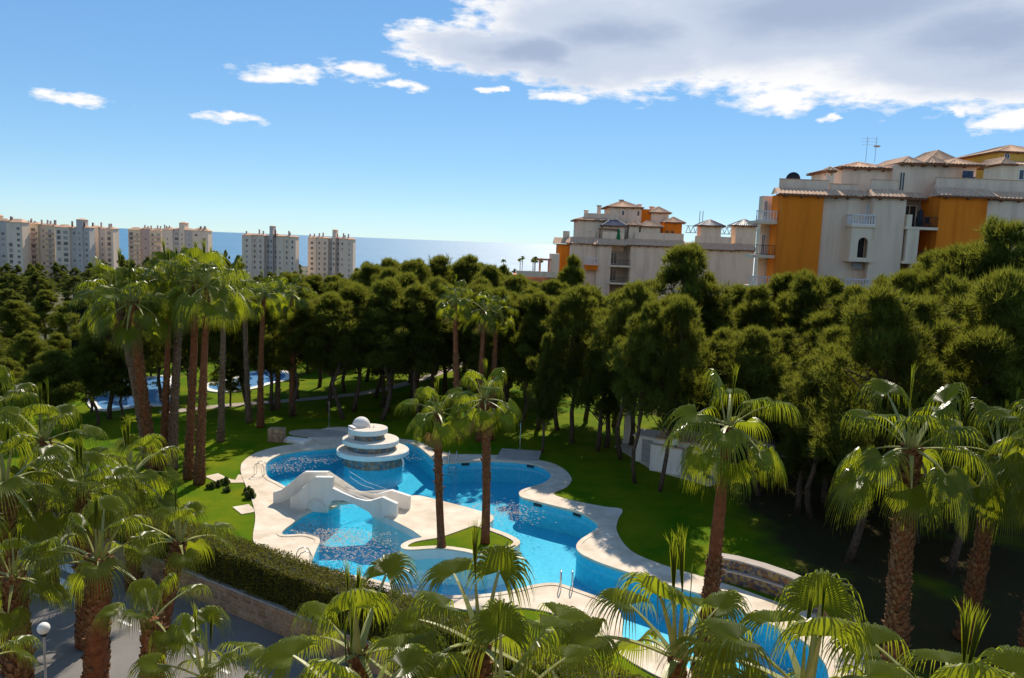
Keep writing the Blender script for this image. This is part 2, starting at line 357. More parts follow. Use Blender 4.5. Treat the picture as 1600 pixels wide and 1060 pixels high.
def build_terrain():
    ys = list(np.arange(2, 130, 2.0))+list(np.arange(130, 400, 10.0))+list(np.arange(400, 1700, 40.0))
    V = []; F = []; nx = 121
    for y in ys:
        w = 60+0.9*y
        for i in range(nx):
            x = -w+2*w*i/(nx-1)
            z = ground(x, y)-0.08
            if y < 110 and wall_side(x, y) > -0.6 and -50 < x < 40: z = min(z, -3.0) if (y < 98 and wall_side(x, y) > 0.1 and -46 < x < 21 and not (x > 14 and y > 55)) else z
            V.append((x, y, z))
    for j in range(len(ys)-1):
        for i in range(nx-1):
            a = j*nx+i; F.append((a, a+1, a+nx+1, a+nx))
    me = soup('terrain', V, F, ['terrain', 'terrain_far'], [0 if ys[f//(nx-1)] < 130 else 1 for f in range(len(F))], quad=True)
    tag(link('terrain', me), kind='structure')
build_terrain()

def build_sea():
    mb = MB(); n = 48
    mb.add([(0, 600, -41)]+[(30000*math.sin(2*math.pi*i/n), 600+30000*math.cos(2*math.pi*i/n), -41) for i in range(n)], [(0, (i+1) % n+1, i+1) for i in range(n)])
    tag(mb.build('sea', 'sea'), kind='structure')
build_sea()

def ring(pts, z=0.0, n=5): return smooth_closed([G(x, y, z) for x, y in pts], n)
POOL_PX = [(414,731),(420,721),(440,711),(470,705),(520,700),(575,693),(631,692),(652,698),(670,712),(682,722),(700,724),(727,722),(772,721),(821,724),(846,730),(860,740),(860,749),(846,758),(822,765),(812,771),(815,778),(832,783),(871,793),(897,799),(915,806),(932,818),(934,827),(922,836),(907,846),(901,856),(907,866),(928,877),(960,889),(1010,905),(1065,922),(1110,935),(1155,955),(1200,975),(1250,1000),(1290,1040),(1290,1085),(1230,1120),(1150,1115),(1085,1058),(1047,1021),(1021,1009),(995,1014),(978,1010),(971,992),(971,968),(955,945),(905,925),(870,914),(837,916),(800,925),(759,931),(700,933),(650,924),(600,912),(560,903),(520,896),(492,889),(487,880),(493,862),(499,847),(492,841),(474,837),(444,838),(441,832),(456,820),(471,808),(494,797),(518,795),(530,789),(531,783),(515,777),(480,771),(450,764),(434,756),(418,747)]
POOL = ring(POOL_PX, 0.0, 4)
DECK_OUT_PX = [(376,733),(380,722),(399,709),(433,699),(474,692),(484,680),(500,672),(530,668),(575,672),(622,686),(652,690),(675,701),(705,710),(745,711),(800,714),(852,722),(878,732),(893,748),(886,761),(866,771),(875,778),(908,786),(945,793),(972,797),(966,812),(964,832),(986,862),(1036,884),(1095,902),(1150,919),(1240,950),(1330,965),(1370,1040),(1350,1110),(1260,1160),(1130,1150),(1060,1078),(1015,1052),(985,1035),(940,1005),(888,988),(868,962),(814,951),(742,955),(700,949),(600,926),(520,903),(470,884),(430,866),(403,853),(395,842),(399,809),(393,782),(384,760),(378,745)]
DECK_OUT = ring(DECK_OUT_PX, 0.0, 4)
def offset(r, d):
    k = len(r); area = sum(r[i-1].x*r[i].y-r[i].x*r[i-1].y for i in range(k)); sg = 1 if area > 0 else -1
    out = []
    for i in range(k):
        t = (r[(i+1) % k]-r[i-1]); t = t.normalized() if t.length > 1e-6 else Vector((1, 0))
        out.append(r[i]+Vector((t.y, -t.x))*d*sg)
    return out
WATER_Z, FLOOR_Z = -0.22, -1.45
def wall_pt(s, off=0.0): p = WALL_P+WALL_D*s+WALL_N*off; return (p.x, p.y)

# lawn of the pool garden (one sheet, a hole where the pool is)
lawn_outer = [wall_pt(-48, 0.45), wall_pt(27, 0.45), (22, 20), (34, 30), (34, 54), (22, 62), (16, 100), (-55, 100), (-60, 66)]
lo = sheet('lawn', [[Vector(p) for p in lawn_outer], offset(POOL, 0.12)], -0.02, 0.04, 'lawn'); tag(lo, kind='structure')
dk = sheet('pool_deck', [DECK_OUT, POOL], 0.045, 0.10, 'deck'); tag(dk, kind='structure')
def build_pool():
    root = empty('swimming_pool', (-2, 42, FLOOR_Z), 'free-form swimming pool with turquoise water around the bridge island', 'pool')
    def child(o): o.parent = root; o.matrix_parent_inverse = Matrix.Translation((2, -42, -FLOOR_Z)); return o
    child(sheet('basin_floor', [offset(POOL, .05)], FLOOR_Z, 0.05, 'pool_tile'))
    n = len(POOL); mb = MB()
    for zi in ((FLOOR_Z, -0.06),):
        mb.add([(p.x, p.y, zi[0]) for p in POOL]+[(p.x, p.y, zi[1]) for p in POOL], [(i, (i+1) % n, n+(i+1) % n, n+i) for i in range(n)])
    child(mb.build('basin_wall', 'pool_tile'))
    child(sheet('water_surface', [offset(POOL, .01)], WATER_Z, 0.0, 'pool_water'))
    cop = offset(POOL, .22); mb = MB(); inn = offset(POOL, -.03)
    mb.add([(p.x, p.y, .075) for p in inn]+[(p.x, p.y, .075) for p in cop]+[(p.x, p.y, .03) for p in inn]+[(p.x, p.y, .046) for p in cop],
           [(i, (i+1) % n, n+(i+1) % n, n+i) for i in range(n)]+[(2*n+i, 2*n+(i+1) % n, (i+1) % n, i) for i in range(n)]+[(n+i, n+(i+1) % n, 3*n+(i+1) % n, 3*n+i) for i in range(n)])
    child(mb.build('coping', 'deck', smooth=False))
    for px, py in ((848, 786), (731, 723), (832, 728), (905, 803)):
        p = G(px, py, -.1); k = min(range(n), key=lambda i: (POOL[i]-p.xy).length); t = (POOL[(k+1) % n]-POOL[k-1]).normalized(); q = POOL[k]
        nn = Vector((t.y, -t.x))
        c = [q-t*.28-nn*.03, q+t*.28-nn*.03, q+t*.28+nn*.03, q-t*.28+nn*.03]
        child(MB().prism(c, -.24, -.08).build('skimmer', 'dark_metal'))
    # fallen pine needles drifting in patches on the water
    rng = np.random.default_rng(4); V = []; T = []
    patches = [(440, 730, 1.6, .9, 300), (475, 718, 2.2, .6, 300), (500, 845, 2.6, 1.2, 1020), (470, 822, 1.5, .9, 420), (540, 835, 2.0, 1.0, 480), (520, 790, 1.2, .6, 120), (790, 800, 1.6, 1.3, 540), (560, 870, 2.0, 1.0, 300), (640, 905, 2.0, .8, 96), (590, 715, 3.0, .6, 150), (740, 790, 1.5, .6, 96)]
    poly = [(p.x, p.y) for p in POOL]
    def inside(x, y):
        c = False; j = len(poly)-1
        for i in range(len(poly)):
            xi, yi = poly[i]; xj, yj = poly[j]
            if (yi > y) != (yj > y) and x < (xj-xi)*(y-yi)/(yj-yi)+xi: c = not c
            j = i
        return c
    for px, py, rx, ry, cnt in patches:
        c = G(px, py, WATER_Z)
        for _ in range(cnt):
            x = c.x+rng.normal()*rx*.6; y = c.y+rng.normal()*ry*.7
            if not inside(x, y): continue
            a = rng.uniform(0, 6.28); l = rng.uniform(.025, .07); w = rng.uniform(.012, .03); b = len(V)
            for (dx, dy) in ((-l, -w), (l, -w*.3), (l*.4, w), (-l, w)): V.append((x+dx*math.cos(a)-dy*math.sin(a), y+dx*math.sin(a)+dy*math.cos(a), WATER_Z+.006))
            T.append((b, b+1, b+2, b+3))
    tag(link('floating_pine_litter', soup('floating_pine_litter', V, T, ['leaf_litter'], quad=True)), 'brown pine needles drifting in patches on the pool water', 'litter', kind='stuff')
build_pool()

# ---- island with planter, in the middle of the pool
def build_island():
    root = empty('pool_island', (-4, 40, FLOOR_Z), 'cream paved island with a raised kidney-shaped grass bed in the pool', 'island')
    inv = Matrix.Translation((4, -40, -FLOOR_Z))
    def child(o): o.parent = root; o.matrix_parent_inverse = inv; return o
    Z = 0.16
    def corner(pts): return [Vector(G(x, y, Z)[:2]) for x, y in pts]
    body = smooth_closed([Vector(G(x, y, Z)[:2]) for x, y in [(582,797),(606,786),(632,777),(650,774),(668,777),(700,785),(735,794),(764,803),(771,808),(768,815),(752,823),(700,838),(668,843),(645,829),(612,812)]], 3)
    child(sheet('paved_top', [body], Z, 0.06, 'deck'))
    n = len(body); mb = MB(); mb.add([(p.x, p.y, FLOOR_Z) for p in body]+[(p.x, p.y, Z-.06) for p in body], [(i, (i+1) % n, n+(i+1) % n, n+i) for i in range(n)])
    child(mb.build('side_wall', 'white_plaster'))
    Z2 = 0.30
    kid = smooth_closed([Vector(G(x, y, Z2)[:2]) for x, y in [(627,851),(640,844),(658,840),(682,836),(712,826),(738,818),(762,823),(793,834),(810,843),(812,850),(800,857),(778,861),(752,867),(727,862),(700,858),(678,857),(644,859),(629,857)]], 4)
    inner = offset(kid, -0.34)
    child(sheet('planter_rim', [kid, inner], Z2, 0.08, 'deck'))
    n = len(kid); mb = MB(); mb.add([(p.x, p.y, FLOOR_Z) for p in kid]+[(p.x, p.y, Z2-.08) for p in kid], [(i, (i+1) % n, n+(i+1) % n, n+i) for i in range(n)])
    child(mb.build('planter_wall', 'white_plaster'))
    child(sheet('grass_bed', [offset(kid, -0.32)], Z2-.05, 0.04, 'lawn'))
build_island()

# ---- footbridge with two shaped parapets
def build_bridge():
    root = empty('footbridge', (-9, 41.5, 0), 'white plastered footbridge with stepped curved parapets over the pool channel', 'bridge')
    inv = Matrix.Translation((9, -41.5, 0))
    def child(o): o.parent = root; o.matrix_parent_inverse = inv; return o
    hs = 1.12
    prof = [(0, .0), (0, .68), (.06, .85), (.12, 1.22), (.17, 1.58), (.215, 1.86), (.235, 1.95), (.40, 2.02), (.40, 1.42), (.5, 1.20), (.62, .98), (.70, .90), (.755, .92), (.80, 1.03), (.865, 1.18), (1.0, .90), (1.0, 0.0)]
    low = [(1.0, .0), (.78, .04), (.74, .30), (.62, .62), (.50, .80), (.40, .72), (.355, .30), (.345, .0)]
    arc = [(0.345-.115+.115*math.cos(a), .0+.72*math.sin(a)) for a in np.linspace(0, math.pi, 12)]
    ends = {'near': (G(455, 795, 0), G(621, 809, .1)), 'far': (G(428, 787, 0), G(641, 797, .1))}
    for nm, (a, b) in ends.items():
        d = (b-a); d.z = 0; nrm = Vector((-d.y, d.x, 0)).normalized()*.13
        top = prof; bot = low[1:]
        poly = top+bot
        P = [a+d*t+Vector((0, 0, h)) for t, h in poly]
        for p, (t, h) in zip(P, poly): p.z = h
        n = len(P); bm = bmesh.new()
        v1 = [bm.verts.new(p-nrm) for p in P]; v2 = [bm.verts.new(p+nrm) for p in P]
        f1 = bm.faces.new(v1); f2 = bm.faces.new(v2[::-1])
        for i in range(n): bm.faces.new((v1[(i+1) % n], v1[i], v2[i], v2[(i+1) % n]))
        bmesh.ops.triangulate(bm, faces=[f1, f2]); bmesh.ops.recalc_face_normals(bm, faces=bm.faces)
        me = bpy.data.meshes.new('parapet'); bm.to_mesh(me); bm.free(); me.materials.append(M['white_plaster'])
        pa = child(link('parapet', me))
        # moulded arch ring on the near face
        mb = MB(); s = -1
        cx = .255
        for rr, th in ((.50, .05), (.62, .04)):
            pts = [a+d*(cx)+d.normalized()*rr*math.cos(q)+Vector((0, 0, .04+rr*1.25*math.sin(q)))-nrm*1.15 for q in np.linspace(0, math.pi, 14)]
            mb.tube(pts, th, 6)
        ao = mb.build('arch_moulding', 'white_plaster', smooth=True); ao.parent = pa
    (na, nb), (fa, fb) = ends['near'], ends['far']
    mb = MB(); k = 15; vs = []
    for i in range(k):
        t = i/(k-1); z = .05+.85*math.sin(math.pi*min(1, max(0, t*1.02)))**.8 if 0 < t < 1 else .05
        p, q = na.lerp(nb, t), fa.lerp(fb, t)
        vs += [(p.x, p.y, z), (q.x, q.y, z), (p.x, p.y, z-.22), (q.x, q.y, z-.22)]
    mb.add(vs, [(4*i+o0, 4*i+o1, 4*i+4+o1, 4*i+4+o0) for i in range(k-1) for o0, o1 in ((0, 1), (3, 2))]+[(0, 1, 3, 2)])
    child(mb.build('walkway', 'deck'))
build_bridge()

# ---- tiered fountain standing in the pool
def build_fountain():
    c = Vector((-9.15, 51.6, 0))
    root = empty('tiered_fountain', (c.x, c.y, FLOOR_Z), 'round three-tiered cream fountain with domed top standing in the pool', 'fountain')
    def disc(name, cx, cy, r, z0, z1, wav, mat_top='fountain_top', parent=root, seed=0):
        n = 56; pts = []
        for i in range(n):
            q = 2*math.pi*i/n; rr = r*(1+wav*math.sin(q*2+seed)+wav*.6*math.sin(3*q+seed*2)); pts.append((cx+rr*math.cos(q), cy+rr*.92*math.sin(q)))
        mb = MB()
        prof = [(.96, z0), (1.0, z0+.05), (1.0, z1-.04), (.985, z1)]
        vs = [(cx+(x-cx)*f, cy+(y-cy)*f, z) for f, z in prof for x, y in pts]
        fs = [(i*n+j, i*n+(j+1) % n, (i+1)*n+(j+1) % n, (i+1)*n+j) for i in range(3) for j in range(n)]
        mb.add(vs, fs, 1); mb.add(vs[:n], [tuple(range(n-1, -1, -1))], 1); mb.add(vs[3*n:], [tuple(range(n))], 0)
        o = mb.build(name, [mat_top, 'fountain_rim'], parent); return o
    zo = -FLOOR_Z
    def drum(name, cx, cy, r, z0, z1, mat):
        return MB().lathe([(r*1.03, z0), (r, z0+.2), (r*.97, z1)], 48, (cx, cy, 0)).build(name, mat, root, smooth=False)
    drum('base_drum', 0.05, 0, 2.0, 0, zo-.21, 'pool_tile'); drum('mosaic_drum', 0.05, 0, 2.02, zo-.205, zo+.42, 'fountain_mosaic')
    disc('lower_tier', 0, 0, 2.38, zo+.38, zo+.74, .02, seed=1.1)
    drum('core', -.1, .15, 1.6, zo+.72, zo+1.12, 'fountain_mosaic')
    disc('middle_tier', -.18, .2, 1.9, zo+1.06, zo+1.38, .012, seed=2.3)
    drum('core', -.35, .35, 1.05, zo+1.36, zo+1.8, 'fountain_mosaic')
    disc('upper_tier', -.42, .38, 1.32, zo+1.72, zo+2.08, .01, seed=.4)
    mb = MB(); mb.lathe([(.62*math.cos(a), zo+2.06+.66*math.sin(a)) for a in np.linspace(0, math.pi/2-.02, 9)], 28, (-.95, .75, 0)); mb.build('dome', 'white_plaster', root, smooth=True)
    mb = MB(); mb.prism([(-1.75, .3), (-1.25, -.35), (-1.1, -.2), (-1.55, .45)], zo+1.3, zo+2.2); mb.build('side_fin', 'white_plaster', root)
    for q in (-.3, .2, .6): MB().tube([(-.42+q*.6, .3+q*.3, zo+2.06), (-.42+q*.6, .3+q*.3, zo+2.16)], .05, 8).build('nozzle', 'metal', root)
    MB().tube([(1.9, -.9, zo+.5), (2.15, -1.0, zo+.4), (2.25, -1.05, zo+.1), (2.2, -1.05, zo-.3)], .06, 8).build('spout_pipe', 'rail_white', root, smooth=True)
    root.location = (c.x, c.y, FLOOR_Z)
build_fountain()

def ladder(px, py, face, label):
    p = G(px, py, .06); p.z = .06
    root = empty('pool_ladder', p, label, 'ladder'); root.rotation_euler.z = face
    for s in (-.25, .25):
        MB().tube([(s, .55, 0), (s, .55, .55), (s, .45, .74), (s, .25, .80), (s, .05, .74), (s, -.05, .55), (s, -.08, -.9)], .022, 8).build('rail', 'metal', root, smooth=True)
    for z in (-.25, -.5, -.75): MB().box(-.25, .25, -.12, -.04, z, z+.03).build('step', 'metal', root)
ladder(484, 884, rad(115), 'steel pool ladder at the deck lobe beside the clipped hedge')
ladder(413, 742, rad(90), 'steel pool ladder on the deck left of the footbridge')
ladder(707, 724, rad(0), 'steel pool ladder on the shaded far edge behind the island')
ladder(884, 915, rad(180), 'steel pool ladder on the near deck by the fan palms')

def shower(px, py, h, label):
    p = G(px, py, .02); root = empty('pool_shower', (p.x, p.y, .0), label, 'shower')
    MB().tube([(0, 0, 0), (0, 0, h)], .03, 8).build('pole', 'metal', root)
    MB().tube([(0, 0, h), (0, -.12, h+.08), (0, -.3, h+.02)], [.025, .025, .06], 8).build('shower_head', 'metal', root)
    MB().lathe([(.16, 0), (.16, .06), (.05, .1)], 14).build('foot', 'deck_grey', root)
shower(514, 669, 2.1, 'thin steel shower pole behind the tiered fountain')
shower(812, 707, 2.2, 'thin steel shower pole on the square shower tray')
def tray():
    pts = [G(784, 702, 0), G(846, 706, 0), G(841, 722, 0), G(775, 718, 0)]
    mb = MB(); mb.prism([(p.x, p.y) for p in pts], -.02, .062); tag(mb.build('shower_tray', 'deck_grey'), 'square grey paved shower tray at the far pool edge', 'shower tray')
    p = G(497, 678, 0); mb = MB(); mb.prism([(p.x+2.2*math.cos(a), p.y+1.2*math.sin(a)) for a in np.linspace(0, 2*math.pi, 24, endpoint=False)], -.02, .056)
    tag(mb.build('shower_tray', 'deck_grey'), 'round grey paved shower tray behind the tiered fountain', 'shower tray')
tray()
def stone_seat():
    p = G(432, 690, 0); root = empty('stone_planter', (p.x, p.y, 0), 'rough stone block planter on the lawn beside the white slab', 'planter')
    r = random.Random(5)
    for i in range(3):
        for j in range(3):
            w = .38; x = -.55+i*w; mb = MB(); e = r.uniform(-.03, .03)
            mb.box(x+.01, x+w-.01, -.35+e, .35, j*.33+.01, j*.33+.32); mb.build('stone', 'stone', root)
    q = G(463, 690, 0); mb = MB(); mb.box(-.95, .95, -.55, .55, -.02, .16); mb.box(-.8, .8, -.4, .4, .16, .2)
    o = mb.build('white_slab', 'white_plaster', loc=(q.x, q.y, 0)); o.rotation_euler.z = rad(-14); tag(o, 'low white plastered slab beside the stone block planter', 'slab')
stone_seat()
def ropes():
    for k, (a, b) in enumerate((((546, 735, 1.1), (603, 764, -.15)), ((546, 738, .9), (585, 764, -.15)))):
        p, q = G(a[0], a[1]+30, 0), G(b[0], b[1], b[2]); p.z = a[2]
        m = p.lerp(q, .5); m.z -= .15
        tag(MB().tube([p, m, q], .014, 5).build('rope', 'rail_white'), 'thin white rope slung from the footbridge to the water', 'rope', 'ropes beside the footbridge')
ropes()

# ---- curved mosaic benches beyond the deck on the right
def mosaic_bench(pts, z0, z1, w, label):
    c = [G(x, y, z1) for x, y in pts]; n = len(c); L_ = []; R_ = []
    for i in range(n):
        t = (c[min(i+1, n-1)]-c[max(i-1, 0)]); t.z = 0; t.normalize(); nn = Vector((-t.y, t.x, 0))
        L_.append(c[i]); R_.append(c[i]+nn*w)
    root = empty('mosaic_bench', (c[0].x, c[0].y, z0), label, 'bench wall')
    poly = [(p.x-c[0].x, p.y-c[0].y) for p in L_]+[(p.x-c[0].x, p.y-c[0].y) for p in R_[::-1]]
    MB().prism(poly, -.1, z1-z0).build('mosaic_body', 'mosaic_wall', root)
    top = [(c[i].x-c[0].x-.03, c[i].y-c[0].y-.04) for i in range(n)]+[(p.x-c[0].x, p.y-c[0].y+.03) for p in R_[::-1]]
    MB().prism(top, z1-z0+.002, z1-z0+.07).build('top_slab', 'deck_grey', root)
mosaic_bench([(1120, 872), (1150, 877), (1190, 888), (1230, 902), (1275, 922), (1320, 950)], 0, 1.0, .5, 'upper tier of the curved brown and blue mosaic wall')
mosaic_bench([(1118, 890), (1148, 896), (1188, 907), (1226, 920), (1270, 941), (1310, 968)], 0, .5, .7, 'lower tier of the curved brown and blue mosaic wall')

# ---- garden path, far pool
def ribbon(name, px, w, z, mat, label=None, kind='structure'):
    c = [G(x, y, z) for x, y in px]; n = len(c); l = []; r = []
    for i in range(n):
        t = c[min(i+1, n-1)]-c[max(i-1, 0)]; t.z = 0; t.normalize(); nn = Vector((-t.y, t.x, 0))*w/2
        l.append(c[i]+nn); r.append(c[i]-nn)
    mb = MB(); mb.add(l+r, [(i, n+i, n+i+1, i+1) for i in range(n-1)]); o = mb.build(name, mat); tag(o, label, kind=kind); return o
ribbon('path', [(250, 645), (350, 634), (430, 628), (500, 622), (560, 616), (610, 606), (655, 594), (700, 578), (740, 560)], 1.3, .012, 'path')
ribbon('path', [(330, 742), (352, 752), (376, 752), (384, 742)], .9, .014, 'deck')
ribbon('path', [(376, 790), (388, 800), (397, 796)], .9, .014, 'deck')
def far_pool():
    root = empty('far_swimming_pool', (-30, 74, 0), 'pale blue second swimming pool with white rim seen between palm trunks', 'pool')
    def child(o): o.parent = root; o.matrix_parent_inverse = Matrix.Translation((30, -74, 0)); return o
    for px in ([(325, 605), (345, 598), (375, 592), (395, 584), (430, 580), (446, 586), (440, 594), (415, 600), (385, 608), (345, 612)],
               [(150, 612), (180, 601), (230, 592), (262, 590), (262, 600), (245, 618), (262, 622), (262, 632), (215, 634), (160, 640)]):
        r = smooth_closed([G(x, y, 0) for x, y in px], 4)
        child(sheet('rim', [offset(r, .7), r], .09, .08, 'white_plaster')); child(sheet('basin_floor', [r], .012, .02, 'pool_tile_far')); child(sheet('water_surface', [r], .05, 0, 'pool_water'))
far_pool()

# ---- road, markings, kerb, stone wall, hedge
def build_road():
    rd = MB(); rd.add([(*wall_pt(-60, .1), ROAD_Z), (*wall_pt(45, .1), ROAD_Z), (*wall_pt(45, -9.2), ROAD_Z), (*wall_pt(-60, -9.2), ROAD_Z)], [(3, 2, 1, 0)])
    road = tag(rd.build('road', 'asphalt'), kind='structure')
    def mark(s0, s1, o0, o1, name='lane_dash'):
        mb = MB(); mb.add([(*wall_pt(s0, o0), ROAD_Z+.005), (*wall_pt(s1, o0), ROAD_Z+.005), (*wall_pt(s1, o1), ROAD_Z+.005), (*wall_pt(s0, o1), ROAD_Z+.005)], [(0, 1, 2, 3)])
        mb.build(name, 'paint_white', road)
    for k in range(14): mark(-7.2+k*1.55, -6.3+k*1.55, -3.12, -2.98)
    for k in range(7): mark(-11.6, -8.6, -1.2-k*1.05, -1.75-k*1.05, 'crossing_bar')
    mb = MB(); mb.prism([wall_pt(-60, -9.2), wall_pt(-60, -9.35), wall_pt(45, -9.35), wall_pt(45, -9.2)][::-1], ROAD_Z-.1, ROAD_Z+.12); tag(mb.build('kerb', 'kerb'), kind='structure')
    mb = MB(); mb.prism([wall_pt(-60, -9.35), wall_pt(-60, -30), wall_pt(45, -30), wall_pt(45, -9.35)][::-1], ROAD_Z-.1, ROAD_Z+.10); tag(mb.build('pavement', 'pavement'), kind='structure')
build_road()
def build_stone_wall():
    ang = math.atan2(WALL_D.y, WALL_D.x); s0, s1 = -16.0, 22.0
    p = wall_pt(s0); root = empty('retaining_wall', (p[0], p[1], ROAD_Z), 'rubble stone retaining wall along the road under the hedge', 'wall'); root.rotation_euler.z = ang
    Lw = s1-s0; Hh = 1.12
    MB().box(0, Lw, .04, .5, -.1, Hh-.02).build('mortar', 'mortar', root)
    r = random.Random(11); var = []
    for k in range(8):
        mb = MB(); n = 7; pts = []
        for i in range(n):
            a = 2*math.pi*i/n+r.uniform(-.25, .25); q = max(abs(math.cos(a)), abs(math.sin(a))); rr = r.uniform(.86, 1.0)/q**.75*.52
            pts.append((rr*math.cos(a), rr*math.sin(a)))
        vs = [(x, .5, z) for x, z in pts]+[(x, 0.05, z) for x, z in pts]+[(x*.8, -.35+r.uniform(-.1, .1), z*.8) for x, z in pts]
        fs = [(i, (i+1) % n, n+(i+1) % n, n+i) for i in range(n)]+[(n+i, n+(i+1) % n, 2*n+(i+1) % n, 2*n+i) for i in range(n)]+[tuple(range(2*n, 3*n))]
        mb.add(vs, [f[::-1] for f in fs]); var.append(mb.mesh('stone', 'stone'))
    hs = [.38, .35, .39]; z = 0; cnt = 0
    for row, h in enumerate(hs):
        x = r.uniform(-.2, 0)
        while x < Lw and cnt < 295:
            w = r.uniform(.38, 1.0); o = link('stone', r.choice(var), root)
            o.location = (x+w/2, .06, z+h/2); o.scale = (w*.97, .16, h*1.0); x += w; cnt += 1
        z += h
    mb = MB(); mb.box(0, Lw, .0, .5, Hh-.018, Hh+.05); mb.build('coping', 'kerb', root)
build_stone_wall()
def leaf_shell(name, box, n, size, mats, seed):
    """thousands of small leaves on the faces of a clipped block"""
    rng = np.random.default_rng(seed); x0, x1, y0, y1, z0, z1 = box
    areas = np.array([(x1-x0)*(z1-z0), (x1-x0)*(y1-y0), (x1-x0)*(z1-z0), (y1-y0)*(z1-z0)]); f = rng.choice(4, n, p=areas/areas.sum())
    u, v = rng.random(n), rng.random(n); P = np.zeros((n, 3))
    P[:, 0] = x0+u*(x1-x0); P[:, 1] = y0; P[:, 2] = z0+v*(z1-z0)
    k = f == 1; P[k, 1] = y0+v[k]*(y1-y0); P[k, 2] = z1
    k = f == 2; P[k, 1] = y1
    k = f == 3; P[k, 0] = x1; P[k, 1] = y0+u[k]*(y1-y0)
    # gentle unevenness of the clipping
    P[:, 2] += np.where(f == 1, .05*np.sin(P[:, 0]*1.7)+.04*np.sin(P[:, 0]*4.1+P[:, 1]*3), 0)
    P[:, 1] += np.where(f == 0, .04*np.sin(P[:, 0]*2.3+P[:, 2]*3), 0)
    P += rng.normal(0, .045, (n, 3))
    return leaf_quads(name, P, size, mats, rng)
def leaf_quads(name, P, size, mats, rng):
    n = len(P); a = rng.normal(size=(n, 3)); a /= np.linalg.norm(a, axis=1)[:, None]; b = rng.normal(size=(n, 3)); b -= a*(a*b).sum(1)[:, None]; b /= np.linalg.norm(b, axis=1)[:, None]
    s = (size*rng.uniform(.6, 1.4, n))[:, None]
    V = np.stack([P-a*s, P+b*s*.45, P+a*s, P-b*s*.45], 1).reshape(-1, 3); T = np.arange(4*n).reshape(n, 4)
    return soup(name, V, T, mats, quad=True)
def build_hedge():
    p = wall_pt(-15, .12); root = empty('clipped_hedge', (p[0], p[1], -.38), 'long clipped box hedge on top of the stone retaining wall', 'hedge'); root.rotation_euler.z = math.atan2(WALL_D.y, WALL_D.x)
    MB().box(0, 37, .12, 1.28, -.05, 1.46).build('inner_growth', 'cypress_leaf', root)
    o = link('foliage', leaf_shell('foliage', (0, 37, .02, 1.4, 0, 1.58), 90000, .05, ['hedge_leaf'], 3), root); o['kind'] = 'stuff'
build_hedge()

